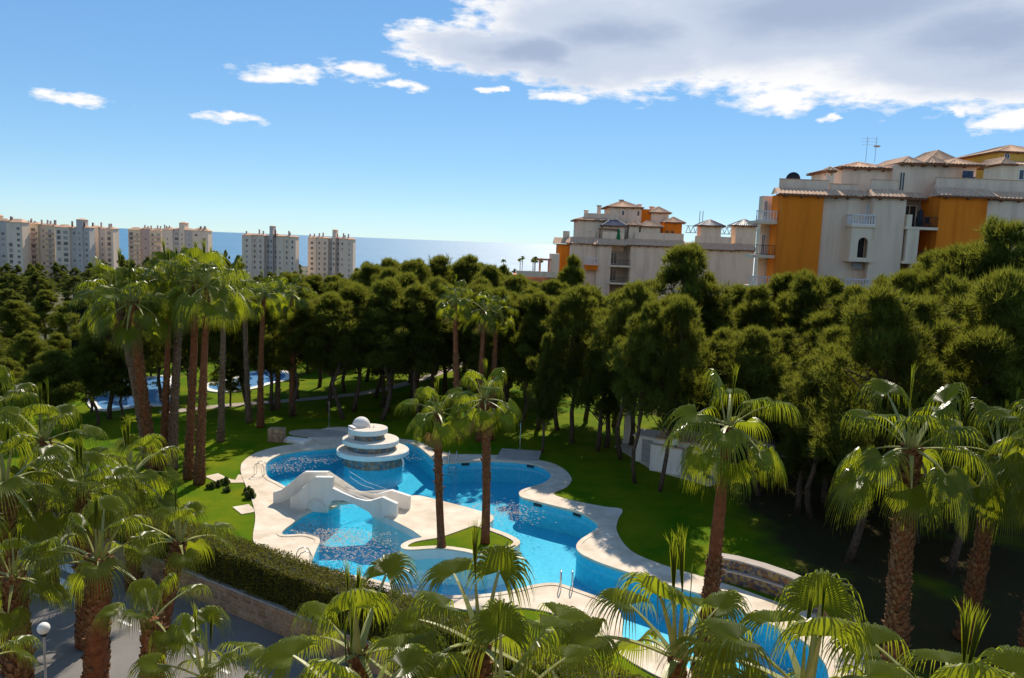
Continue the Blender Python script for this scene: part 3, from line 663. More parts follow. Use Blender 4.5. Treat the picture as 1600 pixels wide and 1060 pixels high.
# ================================================================== FAN PALMS
UP = Vector((0, 0, 1))
def frond_mesh(name, e0, seed, closed=0.0, dry=False):
    """one fan leaf growing towards +X at elevation e0 (deg): arching petiole, pleated blade, hanging tips"""
    r = random.Random(seed); mb = MB()
    Lp = r.uniform(1.15, 1.55)*(0.8 if closed else 1.0); bend = r.uniform(22, 44)*(0.15 if closed else 1.0)*max(.25, math.cos(rad(e0)))
    p = Vector((0.06, 0, 0)); pts = [p.copy()]; k = 7; e = e0; yaw = r.uniform(-4, 4)
    for i in range(k):
        e = e0-bend*((i+1)/k)**1.4
        p = p+Vector((math.cos(rad(e)), math.sin(rad(yaw))*.5, math.sin(rad(e))))*Lp/k; pts.append(p.copy())
    # petiole: flat channelled strap
    side = Vector((0, 1, 0)); vs = []
    for i, q in enumerate(pts):
        t = (pts[min(i+1, k)]-pts[max(i-1, 0)]).normalized(); n = side.cross(t)*-1
        w = .055*(1-i/k)+.022; h = .02
        vs += [q-side*w+n*h, q+side*w+n*h, q+side*w*.5-n*h, q-side*w*.5-n*h]
    mb.add(vs, [(4*i+a, 4*i+(a+1) % 4, 4*i+4+(a+1) % 4, 4*i+4+a) for i in range(k) for a in range(4)], 0)
    A = (pts[-1]-pts[-2]).normalized()
    A = (A-UP*(.0 if closed else .22)).normalized(); roll = r.uniform(-.25, .25)
    Sd = (Vector((0, 1, 0))-A*A.y).normalized(); Nn = A.cross(Sd)
    if Nn.z < 0 and not closed: Nn = -Nn
    Sd, Nn = Sd*math.cos(roll)+Nn*math.sin(roll), Nn*math.cos(roll)-Sd*math.sin(roll)
    ns = 46 if not closed else 15; span = 122 if not closed else 3.2
    R0 = r.uniform(1.08, 1.28); origin = pts[-1]
    rs = [0.02, .18, .34, .45, .58, .74, .92, 1.14]
    dth = rad(2*span/(ns-1)); flop = r.uniform(2.0, 4.2)*(0.15 if closed else 1.0)
    for s in range(ns):
        th = rad(-span+2*span*s/(ns-1)); R = R0*(1-.26*(abs(th)/rad(132))**2)*r.uniform(.93, 1.05)
        cup = .30 if not closed else .0
        d0 = (A*math.cos(th)+Sd*math.sin(th)+Nn*cup*(1-math.cos(th))*.5+Nn*.10).normalized()
        g = flop*r.uniform(.75, 1.25); jit = r.uniform(-.06, .06)
        q = origin+d0*rs[0]*R; row = []; twist = r.uniform(-.4, .4)
        for i, t in enumerate(rs):
            if i: 
                tt = max(0, (t-.36)/.64)
                d = (d0+Vector((0, 0, -1))*g*tt**1.2+Sd*jit*tt).normalized()
                q = q+d*(rs[i]-rs[i-1])*R
            else: d = d0
            tang = (-A*math.sin(th)+Sd*math.cos(th)); tang = (tang-d*tang.dot(d)).normalized(); nn = d.cross(tang)
            if nn.dot(Nn) < 0: nn = -nn
            full = t*dth*R*.53 if not closed else .018*math.sin(math.pi*min(1, t/1.14))
            w = full if (t <= .46 or closed) else .45*dth*R*.46*max(0, 1-((t-.45)/.70))**1.2+.0015
            ridge = w*(.85 if t < .55 else .5)
            row += [q-tang*w, q+nn*ridge, q+tang*w]
        nr = len(rs)
        mb.add(row, [(3*i+a, 3*i+a+1, 3*i+4+a, 3*i+3+a) for i in range(nr-1) for a in (0, 1)], 1)
        # loose fibre threads on some tips
        if s % 4 == 0 and not closed:
            e_ = row[-2]; f_ = Vector(e_)+Vector((r.uniform(-.05, .05), r.uniform(-.05, .05), -r.uniform(.15, .35)))
            mb.add([e_, Vector(e_)+Sd*.006, f_], [(0, 1, 2)], 1)
    return mb.mesh(name, ['palm_petiole', 'palm_leaf_dry' if dry else 'palm_leaf'])
FROND = {}
for e in (86, 74, 60, 45, 30, 14, -4, -22, -42):
    FROND[e] = [frond_mesh('frond', e, 100+e*7+k, closed=1.0 if e > 80 else (0.0)) for k in range(3 if e < 80 else 2)]
DRY = [frond_mesh('frond', -55, 900+k, dry=True) for k in range(2)]

def trunk_parts(base, top, r0, r1, boots, seed, grey=False, husk=0.0):
    """tapered, slightly bowed trunk from base to top (relative to base); boots = list of (from, to) fractions covered in leaf-base stubs"""
    r = random.Random(seed); ax = top-base; L = ax.length
    bow = Vector((r.uniform(-1, 1), r.uniform(-1, 1), 0))*L*.012
    def at(t): return ax*t+bow*math.sin(math.pi*t)
    def rr(t): return (r0*(1+.35*math.exp(-t*9))*(1-t)+r1*t)
    n = max(8, int(L*2.5)); mb = MB(); mb.tube([at(i/n) for i in range(n+1)], [rr(i/n)*(1+.05*r.uniform(-1, 1)) for i in range(n+1)], 14)
    for i in range(int(L*7)):     # ring scars
        pass
    tm = mb.mesh('trunk', 'palm_bark_red' if not grey else 'palm_boot_grey', smooth=True)
    bb = MB()
    for (f0, f1) in boots:
        cnt = int((f1-f0)*L*46*(r0/.28)); ga = 2.39996
        for i in range(cnt):
            t = f0+(f1-f0)*(i+.5)/cnt; c = at(t); a = i*ga+r.uniform(-.15, .15); R = rr(t)
            o = Vector((math.cos(a), math.sin(a), 0)); s = Vector((-math.sin(a), math.cos(a), 0))
            w = R*.34*r.uniform(.8, 1.2); h = r.uniform(.16, .30)*min(1.2, R/.26); out = r.uniform(.04, .10)*min(1.2, R/.26)+(.10 if r.random() < .07 else 0)
            b0 = c+o*R*.93; sh = s*r.uniform(-.06, .06)
            bb.add([b0-s*w, b0+s*w, b0+s*w*.55+o*out+UP*h+sh, b0-s*w*.55+o*out+UP*h+sh, b0+UP*h*.85+sh-o*.02+s*w*.45, b0+UP*h*.85+sh-o*.02-s*w*.45],
                   [(0, 1, 2, 3), (3, 2, 4, 5), (1, 4, 2), (0, 3, 5)])
    return tm, (bb.mesh('leaf_stubs', 'palm_boot_grey' if grey else 'palm_boot') if bb.v else None)
def fan_palm(base, head, label, n=24, r0=.27, r1=.22, boots=((0, 1),), seed=0, scale=1.0, grey=False, low=-38, group=None, dry=1, spears=2):
    base, head = Vector(base), Vector(head); r = random.Random(seed*31+7)
    root = empty('fan_palm', base, label, 'palm', group)
    tm, bm_ = trunk_parts(base, head, r0, r1, boots, seed, grey)
    t = link('trunk', tm, root)
    if bm_: o = link('leaf_stubs', bm_, t); o['kind'] = 'stuff'
    az = r.uniform(0, 6.28)
    def put(me, a, sc, dz=0):
        o = link('frond', me, root, head-base+Vector((math.cos(a)*.06, math.sin(a)*.06, dz))); o.rotation_euler = (r.uniform(-.08, .08), r.uniform(-.06, .06), a); o.scale = (sc,)*3
    for i in range(n):
        f = i/(n-1); e = 76+(low-76)*f**.85+r.uniform(-7, 7); key = min([k for k in FROND if k < 80], key=lambda k: abs(k-e))
        put(r.choice(FROND[key]), az+i*2.39996+r.uniform(-.25, .25), scale*r.uniform(.88, 1.08), .12*(1-f))
    for i in range(spears): put(FROND[86][i % 2], r.uniform(0, 6.28), scale*r.uniform(.8, 1.0), .1)
    for i in range(dry): put(DRY[i % 2], r.uniform(0, 6.28), scale*.8, -.1)
    return root
def palm_px(head, Y, label, base=None, z0=ROAD_Z+.1, **k):
    """head: photo point of the crown's heart at distance Y; base: photo point of the foot on level z0 (else straight below)"""
    h = D(head[0], head[1], Y)
    b = G(base[0], base[1], z0) if base else Vector((h.x, h.y, z0))
    return fan_palm(b, h, label, **k)
# palms in the pool garden
palm_px((684, 646), 37.0, 'shorter fan palm on the grass bed of the island, its trunk thick with stubs', (690, 856), .25, n=14, r0=.17, r1=.19, seed=1, scale=.80, low=-25, boots=((.38, 1),))
palm_px((757, 626), 37.6, 'taller fan palm on the grass bed of the island, nearer the far pool arm', (758, 849), .25, n=14, r0=.19, r1=.21, seed=2, scale=.92, low=-25, boots=((.42, 1),))
palm_px((711, 470), 57.5, 'tall slim fan palm standing alone behind the island palms', (717, 688), 0, n=14, r0=0.22, r1=0.16, seed=3, scale=0.78, boots=((0, .62),), grey=False)
palm_px((757, 486), 58.5, 'left one of a close pair of tall palms behind the island', (749, 690), 0, n=14, r0=0.22, r1=0.16, seed=4, scale=0.82, boots=((0, .62),))
palm_px((776, 490), 60.0, 'right one of a close pair of tall palms behind the island', (766, 688), 0, n=14, r0=0.20, r1=0.16, seed=5, scale=0.78, boots=((0, .7),))
tall = 'tall palm of the lawn clump, '
palm_px((182, 460), 46.0, tall+'dark trunk leaning out from the clump', (232, 728), 0, n=17, r0=0.26, r1=0.22, seed=6, scale=1.17, boots=((0, 1),), grey=True)
palm_px((207, 474), 44.5, tall+'thick red-brown stubbly trunk that leans', (240, 735), 0, n=17, r0=0.29, r1=0.27, seed=7, scale=1.13, boots=((0, 1),))
palm_px((266, 444), 48.0, tall+'smooth orange upper trunk left of a grey one', (256, 735), 0, n=17, r0=0.23, r1=0.14, seed=8, scale=1.13, boots=((0, .52),))
palm_px((283, 440), 49.0, tall+'grey stubbly trunk between two smooth orange ones', (268, 738), 0, n=17, r0=0.26, r1=0.19, seed=9, scale=1.08, boots=((0, .85),), grey=True)
palm_px((307, 442), 46.0, tall+'dark red upper trunk, paired with a brighter one', (294, 748), 0, n=17, r0=0.23, r1=0.19, seed=10, scale=1.13, boots=((0, .56), (.85, 1))) 
palm_px((324, 450), 44.5, tall+'bright orange-red upper trunk above a stubbly foot', (311, 756), 0, n=17, r0=0.25, r1=0.17, seed=11, scale=1.17, boots=((0, .55),))
palm_px((350, 452), 52.0, tall+'slim trunk standing behind the clump', (345, 690), 0, n=17, r0=0.20, r1=0.15, seed=12, scale=1.13, boots=((0, .6),), grey=True)
back = 'slim palm before the dark pines, '
palm_px((382, 470), 60.0, back+'next to the clump on the lawn', (389, 660), 0, n=14, r0=0.20, r1=0.16, seed=13, scale=0.86, boots=((0, .6),), grey=True)
palm_px((412, 462), 57.0, back+'orange below its crown, in front of the far pool', (407, 668), 0, n=14, r0=0.22, r1=0.16, seed=14, scale=0.86, boots=((0, .55),))
palm_px((434, 458), 66.0, back+'crowded between two others beside the far pool', (433, 640), 0, n=14, r0=0.20, r1=0.16, seed=15, scale=0.82, boots=((0, .6),), grey=True)
palm_px((456, 462), 62.0, back+'last of the row towards the fountain', (457, 650), 0, n=14, r0=0.21, r1=0.16, seed=16, scale=0.86, boots=((0, .6),))
# right-hand side of the pool
palm_px((1138, 668), 27.3, 'fan palm with smooth orange-red upper trunk and husky foot at the pool edge', (1098, 1062), 0, n=15, r0=.30, r1=.17, seed=17, scale=1.1, boots=((0, .47),), low=-45, dry=0, spears=1)
palm_px((1424, 704), 26.5, 'stout fan palm with thick stubbly brown trunk on the dark bank', (1396, 1075), 0, n=18, r0=.36, r1=.31, seed=18, scale=1.25, boots=((0, 1),), low=-42, dry=0)
palm_px((1561, 712), 30.0, 'leaning fan palm with reddish stubbly trunk beside the stout one', (1508, 1000), 0, n=16, r0=.30, r1=.26, seed=19, scale=1.2, boots=((0, 1),), low=-40, dry=0)
palm_px((1650, 700), 27.0, 'fan palm cut by the right border, its leaves hanging into view', None, 0, n=22, r0=.33, r1=.28, seed=20, scale=1.1, low=-40)
# palms along the near pavement (street side)
st = 'street palm, '
palm_px((752, 1012), 14.6, st+'long pale petioles spread in front of the hedge and near deck', n=11, r0=.24, r1=.2, seed=21, scale=1.0, low=-12, spears=1, dry=0)
palm_px((1058, 1030), 13.8, st+'trunk top showing in front of the round deck lobe', n=10, r0=.22, r1=.17, seed=22, scale=1.02, low=-8, spears=3, dry=0)
palm_px((1258, 1085), 12.2, st+'big round fans and a tall spear beside the mosaic wall', n=10, r0=.24, r1=.2, seed=23, scale=1.0, low=-5, spears=2, dry=0)
palm_px((560, 1025), 15.8, st+'dense upright fans before the near end of the pool ladder deck', n=12, r0=.24, r1=.2, seed=24, scale=1.0, low=-20, spears=2, dry=0)
palm_px((560, 1130), 12.5, st+'only its topmost fans rising over the shaded road', n=8, r0=.22, r1=.2, seed=25, scale=.95, low=5, dry=0)
palm_px((785, 1120), 12.0, st+'topmost fans reaching up between two bigger crowns', n=8, r0=.22, r1=.2, seed=26, scale=.9, low=5, dry=0)
palm_px((1500, 1150), 11.6, st+'large fans just showing below the stout trunk on the bank', n=9, r0=.24, r1=.2, seed=27, scale=1.05, low=0, dry=0)
palm_px((322, 1062), 17.0, st+'small young crown with upright fans over the lane marking', n=11, r0=.20, r1=.16, seed=28, scale=.75, low=5, spears=2, dry=0)
palm_px((238, 968), 18.2, st+'single dark crown on a stubbly trunk over the road dashes', n=6, r0=.27, r1=.25, seed=29, scale=.6, low=20, spears=0, dry=0)
palm_px((156, 880), 22.0, st+'thick husky brown trunk between globe lamp and road dashes', (148, 1150), ROAD_Z+.1, n=11, r0=.34, r1=.31, seed=30, scale=.95, low=-8, dry=0)
palm_px((281, 850), 25.0, st+'reddish stubbly trunk rising in front of the stone wall', (225, 1150), ROAD_Z+.1, n=10, r0=.28, r1=.23, seed=31, scale=.92, low=0, dry=0)
lf = 'palm of the dense corner row, '
palm_px((70, 690), 33.0, lf+'its crown against the dark pines behind', n=16, r0=.3, r1=.27, seed=32, scale=1.15, low=-35, boots=((0, 1),))
palm_px((8, 760), 27.0, lf+'cut by the left border above the zebra crossing', n=16, r0=.3, r1=.27, seed=33, scale=1.15, low=-35)
palm_px((128, 775), 29.0, lf+'wide crown over the zebra crossing', n=16, r0=.3, r1=.27, seed=34, scale=1.05, low=-12)
palm_px((22, 905), 21.0, lf+'shaggy crown beside the globe lamp', n=13, r0=.32, r1=.28, seed=35, scale=.72, low=-30, dry=2)
palm_px((-40, 1045), 16.5, lf+'lowest crown cut by the border under the globe lamp', n=10, r0=.3, r1=.26, seed=36, scale=.62, low=-20)
palm_px((205, 745), 34.0, lf+'crown in front of the clump of tall trunks', n=16, r0=.28, r1=.25, seed=37, scale=1.1, low=-30)
palm_px((-20, 640), 36.0, lf+'half cut by the border, highest of the row', n=16, r0=.28, r1=.25, seed=38, scale=1.1, low=-30)

# ================================================================== PINES
def needle_tufts(centres, radii, per, length, width, rng, blades=6):
    """tufts of needles spread over the shells of many small puffs"""
    K = len(centres); n = K*per
    c = np.repeat(centres, per, 0); R = np.repeat(radii, per)
    d = rng.normal(size=(n, 3)); d[:, 2] += .35; d /= np.linalg.norm(d, axis=1)[:, None]
    rr = R*(rng.uniform(.35, 1.0, n)**.6+(rng.random(n) < .12)*rng.uniform(.1, .55, n))
    P = c+d*rr[:, None]*np.array([1, 1, .8])
    V = []; 
    out = np.empty((n*blades, 3, 3))
    for b in range(blades):
        q = d*.6+rng.normal(size=(n, 3))*.55; q[:, 2] += .65; q /= np.linalg.norm(q, axis=1)[:, None]
        s = np.cross(q, rng.normal(size=(n, 3))); s /= np.linalg.norm(s, axis=1)[:, None]
        l = length*rng.uniform(.7, 1.3, n)[:, None]; w = width*rng.uniform(.7, 1.3, n)[:, None]
        out[b::blades, 0] = P-s*w-q*l*.2; out[b::blades, 1] = P+s*w-q*l*.2; out[b::blades, 2] = P+q*l
    return out.reshape(-1, 3), np.arange(n*blades*3).reshape(-1, 3)
def pine_variant(seed, H=12.0, R=3.6, crown0=.30, puffs=150, per=46, lean=.5, peak=.55, blades=7, nl=.42, nw=.022, mat='pine_needles'):
    rng = np.random.default_rng(seed); r = random.Random(seed); tb = MB()
    pts = []; x = y = 0.0; k = 9
    for i in range(k+1):
        pts.append(Vector((x, y, H*.93*i/k))); x += r.uniform(-.2, .2)*lean*1.6; y += r.uniform(-.2, .2)*lean*1.6
    tb.tube(pts, [.20*(1-.85*i/k)*(H/12)+.015 for i in range(k+1)], 8)
    cs = []; rs = []
    # a few big limbs carry lobes, which keep the outline uneven
    lobes = [(r.uniform(0, 6.28), r.uniform(crown0+.1, .92), r.uniform(.7, 1.25)) for _ in range(9)]
    for i in range(puffs):
        t = crown0+(1-crown0)*r.random()**.9
        u = (t-crown0)/(1-crown0)
        env = R*1.62*(max(.02, u)+.06)**.36*(1.03-u)**.72*.94
        a = r.uniform(0, 6.28); g = 1.0
        for la, lt, ls in lobes:
            da = abs((a-la+math.pi) % (2*math.pi)-math.pi)
            if da < .7 and abs(t-lt) < .16: g = max(g, ls)
        if g == 1.0: g = r.uniform(.42, 1.1)
        if r.random() < .12: g *= 1.28
        rad_ = env*g*r.uniform(.32, 1.0); i0 = min(k-1, int(t/.93*k)) if t < .93 else k-1
        ctr = pts[i0].lerp(pts[i0+1], min(1, max(0, t/.93*k-i0)))
        c = Vector((ctr.x+rad_*math.cos(a), ctr.y+rad_*math.sin(a), H*t+r.uniform(-.2, .2))); cs.append(c); rs.append(r.uniform(.34, .74)*(H/12)**.5*(1.15-.35*u))
        if i % 3 == 0:
            t0 = max(.12, t-r.uniform(.08, .16)); j = min(k-1, int(t0/.93*k)); s_ = pts[j].lerp(pts[j+1], min(1, t0/.93*k-j)); m = s_.lerp(c, .55)+Vector((0, 0, -.15))
            tb.tube([s_, m, c], [.06, .04, .015], 5, cap=False)
    cs.append(pts[-1]+Vector((0, 0, .3))); rs.append(.7)
    V, T = needle_tufts(np.array([tuple(c) for c in cs]), np.array(rs), per, nl, nw, rng, blades)
    return tb.mesh('trunk', 'pine_bark', smooth=True), soup('crown', V, T, [mat]), H, R
PINES = [pine_variant(1, 12, 3.4, .33), pine_variant(2, 12, 3.9, .36, 155), pine_variant(3, 12, 3.1, .26), pine_variant(4, 12, 3.6, .40, 140, lean=1.0),
         pine_variant(5, 12, 3.3, .12, 175, lean=.3), pine_variant(6, 12, 2.6, .30, 115), pine_variant(7, 12, 3.4, .38, 140, lean=.8), pine_variant(8, 12, 3.6, .44, 132, lean=1.2)]
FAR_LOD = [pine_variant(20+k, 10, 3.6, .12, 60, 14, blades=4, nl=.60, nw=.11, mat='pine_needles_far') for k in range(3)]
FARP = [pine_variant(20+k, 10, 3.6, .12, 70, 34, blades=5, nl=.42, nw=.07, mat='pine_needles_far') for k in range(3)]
rp = random.Random(77)
def pine(x, y, height, width, variant, label, group=None, pool=PINES, rot=None, z=None):
    tm, cm, H, R = pool[variant % len(pool)]
    root = empty('pine_tree', (x, y, (ground(x, y) if z is None else z)-.05), label, 'tree', group); root.rotation_euler.z = rp.uniform(0, 6.28) if rot is None else rot
    root.scale = (width/(2*R), width/(2*R), height/H)
    link('trunk', tm, root); link('crown', cm, root); return root
def pine_px(px, ptop, Y, width, variant, label, group=None, **k):
    t = D(px, ptop, Y); g = ground(t.x, t.y); hh = max(2.5, t.z-g-.1); pine(t.x, t.y, hh, min(width, hh*.72+.6), variant, label, group, **k)
WOOD = 'pines behind the pool lawn'; BANK = 'pines on the bank below the apartment houses'
wood_row = 'in the wood behind the pool lawn'
WOODL = ['behind the stone block planter', 'behind the tiered fountain', 'between the two white towers and the fountain'] + [wood_row]*60
BANKL = ['between the pump house column and the pool shower', 'hiding the orange end of the terrace house', 'left of the pine with the bent trunk', 'over the pump house column', 'under the large blank cream wall', 'below the first blue-roofed tower',
         'below the second blue-roofed tower', 'under the left end balconies of the apartment house', 'under the first orange wall', 'at the foot of the cream wall beside the arched bay', 'under the arched bay with the balustrade', 'below the cream wall left of the loggias',
         'below the loggias with the dark railing', 'at the left foot of the second orange wall', 'covering the middle of the second orange wall'] + ['on the dark bank below the apartment houses']*40
wood = [(500, 470, 76, 6.5, 0), (540, 440, 74, 7, 1), (575, 418, 80, 7.5, 3), (610, 410, 84, 8, 2), (645, 408, 80, 8, 1), (685, 406, 86, 8, 0), (730, 405, 88, 8, 3), (768, 420, 84, 7, 2), (805, 432, 80, 7.5, 1),
        (600, 470, 68, 6.5, 0), (650, 455, 70, 7, 3), (700, 450, 74, 7, 2), (480, 505, 84, 6, 5), (530, 480, 88, 7, 2), (830, 455, 72, 7, 0), (862, 440, 78, 7, 1), (560, 455, 92, 8, 1), (470, 450, 96, 7.5, 4), (520, 432, 100, 8, 4), (750, 440, 78, 7, 0), (800, 470, 70, 6.5, 2), (440, 470, 92, 7, 2), (514, 462, 66, 6.5, 3), (556, 448, 66, 7, 6), (608, 440, 66, 7, 6), (648, 432, 72, 7, 6), (690, 440, 68, 6.5, 7), (590, 425, 72, 7, 7), (735, 450, 66, 6.5, 6), (820, 470, 63, 6.5, 7), (790, 455, 64, 6.5, 6), (880, 470, 62, 6.5, 6), (465, 485, 70, 6, 7), (600, 455, 63, 7.5, 7), (660, 452, 64, 7.5, 6), (722, 455, 68, 7.5, 7), (538, 465, 63, 7, 7), (775, 462, 68, 7, 7), (850, 462, 62, 6.5, 6)] + [(455+i*31+(i*37 % 17), 428+(i*53 % 24), 92+(i*29 % 22), 7.5, (4, 0, 2)[i % 3]) for i in range(14)]
for i, w in enumerate(wood): pine_px(*w, 'dark round-crowned pine '+WOODL[i], WOOD)
for i, (px, py, Y, w) in enumerate(((165, 452, 60, 6), (215, 468, 64, 5.5), (250, 458, 67, 6), (300, 456, 64, 5.5), (345, 458, 63, 5.5), (385, 470, 67, 5.5), (425, 466, 65, 5.5), (456, 474, 63, 5.5), (320, 470, 72, 6), (270, 474, 74, 6), (150, 545, 58, 4.5), (190, 560, 60, 4), (100, 550, 55, 5))):
    pine_px(px, py, Y, w, (6, 7, 3)[i % 3], 'pine with bare lower trunk between the clump of palms and the far pool', 'pines before the far pool')
pine_px(855, 525, 55, 2.6, 5, 'small slender pine with pale green crown standing alone beyond the shower')
bank = [(925, 455, 66, 7, 0), (895, 402, 88, 6, 4), (970, 458, 64, 7, 3), (1000, 455, 58, 7, 1), (1110, 470, 60, 7, 2), (1150, 452, 70, 8, 0), (1185, 450, 62, 7, 4), (1225, 430, 66, 7.5, 1), (1265, 432, 62, 7, 3), (1300, 440, 66, 7, 0),
        (1340, 455, 56, 7.5, 2), (1385, 435, 64, 7, 4), (1420, 425, 58, 7.5, 1), (1465, 400, 62, 8, 0), (1510, 395, 56, 8, 3), (1500, 440, 48, 7, 4), (1610, 440, 44, 7.5, 2), (1230, 520, 50, 6, 5), (1380, 500, 50, 6.5, 0), (1440, 480, 52, 6.5, 2), (1290, 490, 56, 6.5, 1),
        (1550, 480, 50, 6.5, 1), (1180, 520, 56, 6, 3), (1620, 380, 58, 8, 0), (1090, 500, 66, 7, 2), (1365, 462, 37, 7, 3), (1470, 480, 40, 7, 6), (1590, 440, 38, 7.5, 7), (1525, 520, 36, 6.5, 6), (1205, 520, 47, 6.5, 7), (1420, 560, 43, 6, 6), (1290, 545, 43, 6, 7), (1120, 520, 50, 6, 6), (1670, 470, 40, 7.5, 6), (1700, 440, 46, 8, 7), (1330, 520, 46, 6.5, 6), (905, 455, 58, 6.5, 3), (960, 470, 57, 6.5, 6), (985, 450, 54, 6.5, 7), (1080, 470, 52, 6.5, 6)]
for i, w in enumerate(bank): pine_px(*w, 'olive pine '+BANKL[i], BANK)
pine_px(1070, 386, 61, 9, 1, 'biggest pine, tall broad crown rising in front of the cream terrace houses')
pine_px(1565, 350, 54, 8.5, 4, 'high dense pine covering the foot of the second orange wall')
pine_px(1008, 480, 48.5, 5.2, 7, 'pine with bent bare trunk on the lawn by the white pump house')
pine_px(1050, 470, 47, 5, 6, 'pine with straight dark trunk before the white pump house')
pine_px(945, 490, 56, 5.5, 2, 'slim pine standing at the lawn edge left of the pump house')
pine_px(1560, 680, 38, 4.5, 5, 'low young pine with light green crown between the two stubbly palms')
for px, py, Y in ((1265, 575, 44), (1300, 630, 46)): pine_px(px, py, Y, 4.2, 5, 'young pine with feathery pale crown on the dark bank by the railing', 'young pines by the railing')
# wood left of the palms, falling away to the valley
rl = random.Random(9); done = 0
def skyline(px, Y):
    if px < 150: t = 452 if Y < 150 else (428 if Y < 260 else 412)
    elif px < 378: t = 470 if Y < 110 else (425 if Y < 330 else (400 if px < 325 else 382))
    elif px < 570: t = 450 if Y < 110 else (433 if Y < 430 else 402)
    elif px < 830: t = 412 if Y < 500 else 404
    else: t = 430
    return t
left = [(20, 470, 80, 8), (70, 455, 95, 8), (110, 470, 85, 7.5), (150, 465, 100, 8), (40, 520, 66, 7.5), (90, 520, 72, 7.5), (160, 520, 74, 7), (5, 560, 58, 7), (60, 575, 54, 6), (190, 545, 70, 6.5), (235, 530, 78, 6.5), (290, 520, 84, 6.5), (340, 500, 92, 7), (140, 560, 62, 6), (390, 480, 94, 7), (230, 480, 100, 7.5), (300, 470, 104, 8), (360, 560, 66, 4.5), (-30, 500, 70, 8), (-40, 560, 60, 8)]
for i, w in enumerate(left): pine_px(*w, (4, 2, 1, 0, 3)[i % 5], 'bushy olive pine in the wood beyond the street palms', 'pines beyond the street palms')
spots = []
for i in range(900):
    Y = 105+rl.random()**1.6*900; px = rl.uniform(-60, 900)
    t = D(px, 400, Y); x, y = t.x, t.y; g = ground(x, y)
    h = rl.uniform(9, 15)
    top = D(px, skyline(px, Y)+rl.uniform(0, 12), Y).z
    if g+h > top: h = top-g
    if h < 4.5 or g < -40: continue
    if 410 < Y < 530 and px < 580: continue
    spots.append((x, y, g, h, min(rl.uniform(7, 10), h*1.05)*(1 if Y < 300 else 1.15), h/Y)); done += 1
    if done >= 270: break
spots.sort(key=lambda s: -s[5])
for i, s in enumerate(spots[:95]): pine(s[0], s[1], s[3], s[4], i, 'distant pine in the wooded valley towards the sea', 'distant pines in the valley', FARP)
def far_wood():          # the rest, farther and smaller, reads as one mass
    V = []; T = []; n = 0; rng = np.random.default_rng(3)
    for i, (x, y, g, h, w, _) in enumerate(spots[95:]):
        cm = FAR_LOD[i % 3][1]; v = np.empty(len(cm.vertices)*3, np.float32); cm.vertices.foreach_get('co', v); v = v.reshape(-1, 3).copy()
        a = rng.uniform(0, 6.28); c, s = math.cos(a), math.sin(a); k = w/7.2
        v = np.stack([(v[:, 0]*c-v[:, 1]*s)*k+x, (v[:, 0]*s+v[:, 1]*c)*k+y, v[:, 2]*h/10+g-.1], 1)
        V.append(v); T.append(np.arange(len(v)).reshape(-1, 3)+n); n += len(v)
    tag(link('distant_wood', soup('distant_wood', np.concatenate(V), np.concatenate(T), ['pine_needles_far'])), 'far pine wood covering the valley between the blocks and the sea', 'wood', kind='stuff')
far_wood()
for i in range(34):      # treetops along the foot of the far apartment blocks
    px = -25+i*18+rl.uniform(-6, 6); Y = rl.uniform(375, 405); top = (414 if px < 180 else 404 if px < 330 else 398 if px < 375 else 429)+rl.uniform(-3, 6)
    t = D(px, top, Y); g = ground(t.x, t.y); hh = t.z-g
    if hh > 4: pine(t.x, t.y, hh, min(hh, rl.uniform(9, 12)), i, 'dark pine at the foot of the far apartment blocks', 'pines at the foot of the far blocks', FARP)
for i in range(30):      # low young growth closing the back of the wood
    px = 330+i*19.5+rl.uniform(-6, 6); Y = rl.uniform(99, 106); t = D(px, 540+rl.uniform(-18, 10), Y); g = ground(t.x, t.y)
    pine(t.x, t.y, max(3.5, t.z-g), rl.uniform(4.5, 6), i, 'low bushy pine closing the shaded back of the wood', 'low pines at the back of the wood', FARP)
def cypress(px, ptop, Y, w):
    t = D(px, ptop, Y); g = ground(t.x, t.y); h = t.z-g; rng = np.random.default_rng(8); n = 9000
    zz = rng.random(n); a = rng.uniform(0, 6.28, n); prof = np.minimum(1, zz*6)*np.sqrt(np.clip(1-zz**2.2, 0, 1)); rr = w/2*prof*rng.uniform(.75, 1.05, n)
    P = np.stack([rr*np.cos(a), rr*np.sin(a), .6+zz*(h-.6)], 1)
    root = empty('cypress_tree', (t.x, t.y, g-.05), 'dark narrow columnar cypress among the olive pines', 'tree')
    MB().tube([(0, 0, 0), (0, 0, h*.8)], [.16, .03], 8).build('trunk', 'pine_bark', root)
    link('crown', leaf_quads('crown', P, .16, ['cypress_leaf'], rng), root)
cypress(128, 470, 72, 1.9)
def shrub(px, py, w, h, label, seed, group=None, z=0):
    p = G(px, py, z); rng = np.random.default_rng(seed); n = 1500
    d = rng.normal(size=(n, 3)); d /= np.linalg.norm(d, axis=1)[:, None]; d[:, 2] = abs(d[:, 2])
    P = d*np.array([w/2, w/2, h])*rng.uniform(.5, 1, n)[:, None]*(1+.25*np.sin(d[:, 0]*5+d[:, 1]*4))[:, None]; P[:, 2] += .05
    root = empty('shrub', (p.x, p.y, z), label, 'shrub', group)
    for k in range(5):
        a = k*1.3; MB().tube([(0, 0, -.03), (math.cos(a)*w*.2, math.sin(a)*w*.2, h*.6)], [.02, .008], 5).build('stem', 'pine_bark', root)
    link('foliage', leaf_quads('foliage', P, .07, ['shrub_leaf'], rng), root)
for i, (px, py, w, h) in enumerate(((352, 756, .6, .3), (340, 760, .5, .25), (330, 763, .5, .25), (392, 778, .6, .4), (388, 770, .45, .28), (355, 768, .4, .2))):
    shrub(px, py, w, h, 'small leafy shrub edging the lawn by the deck left of the bridge', 40+i, 'small shrubs by the deck')
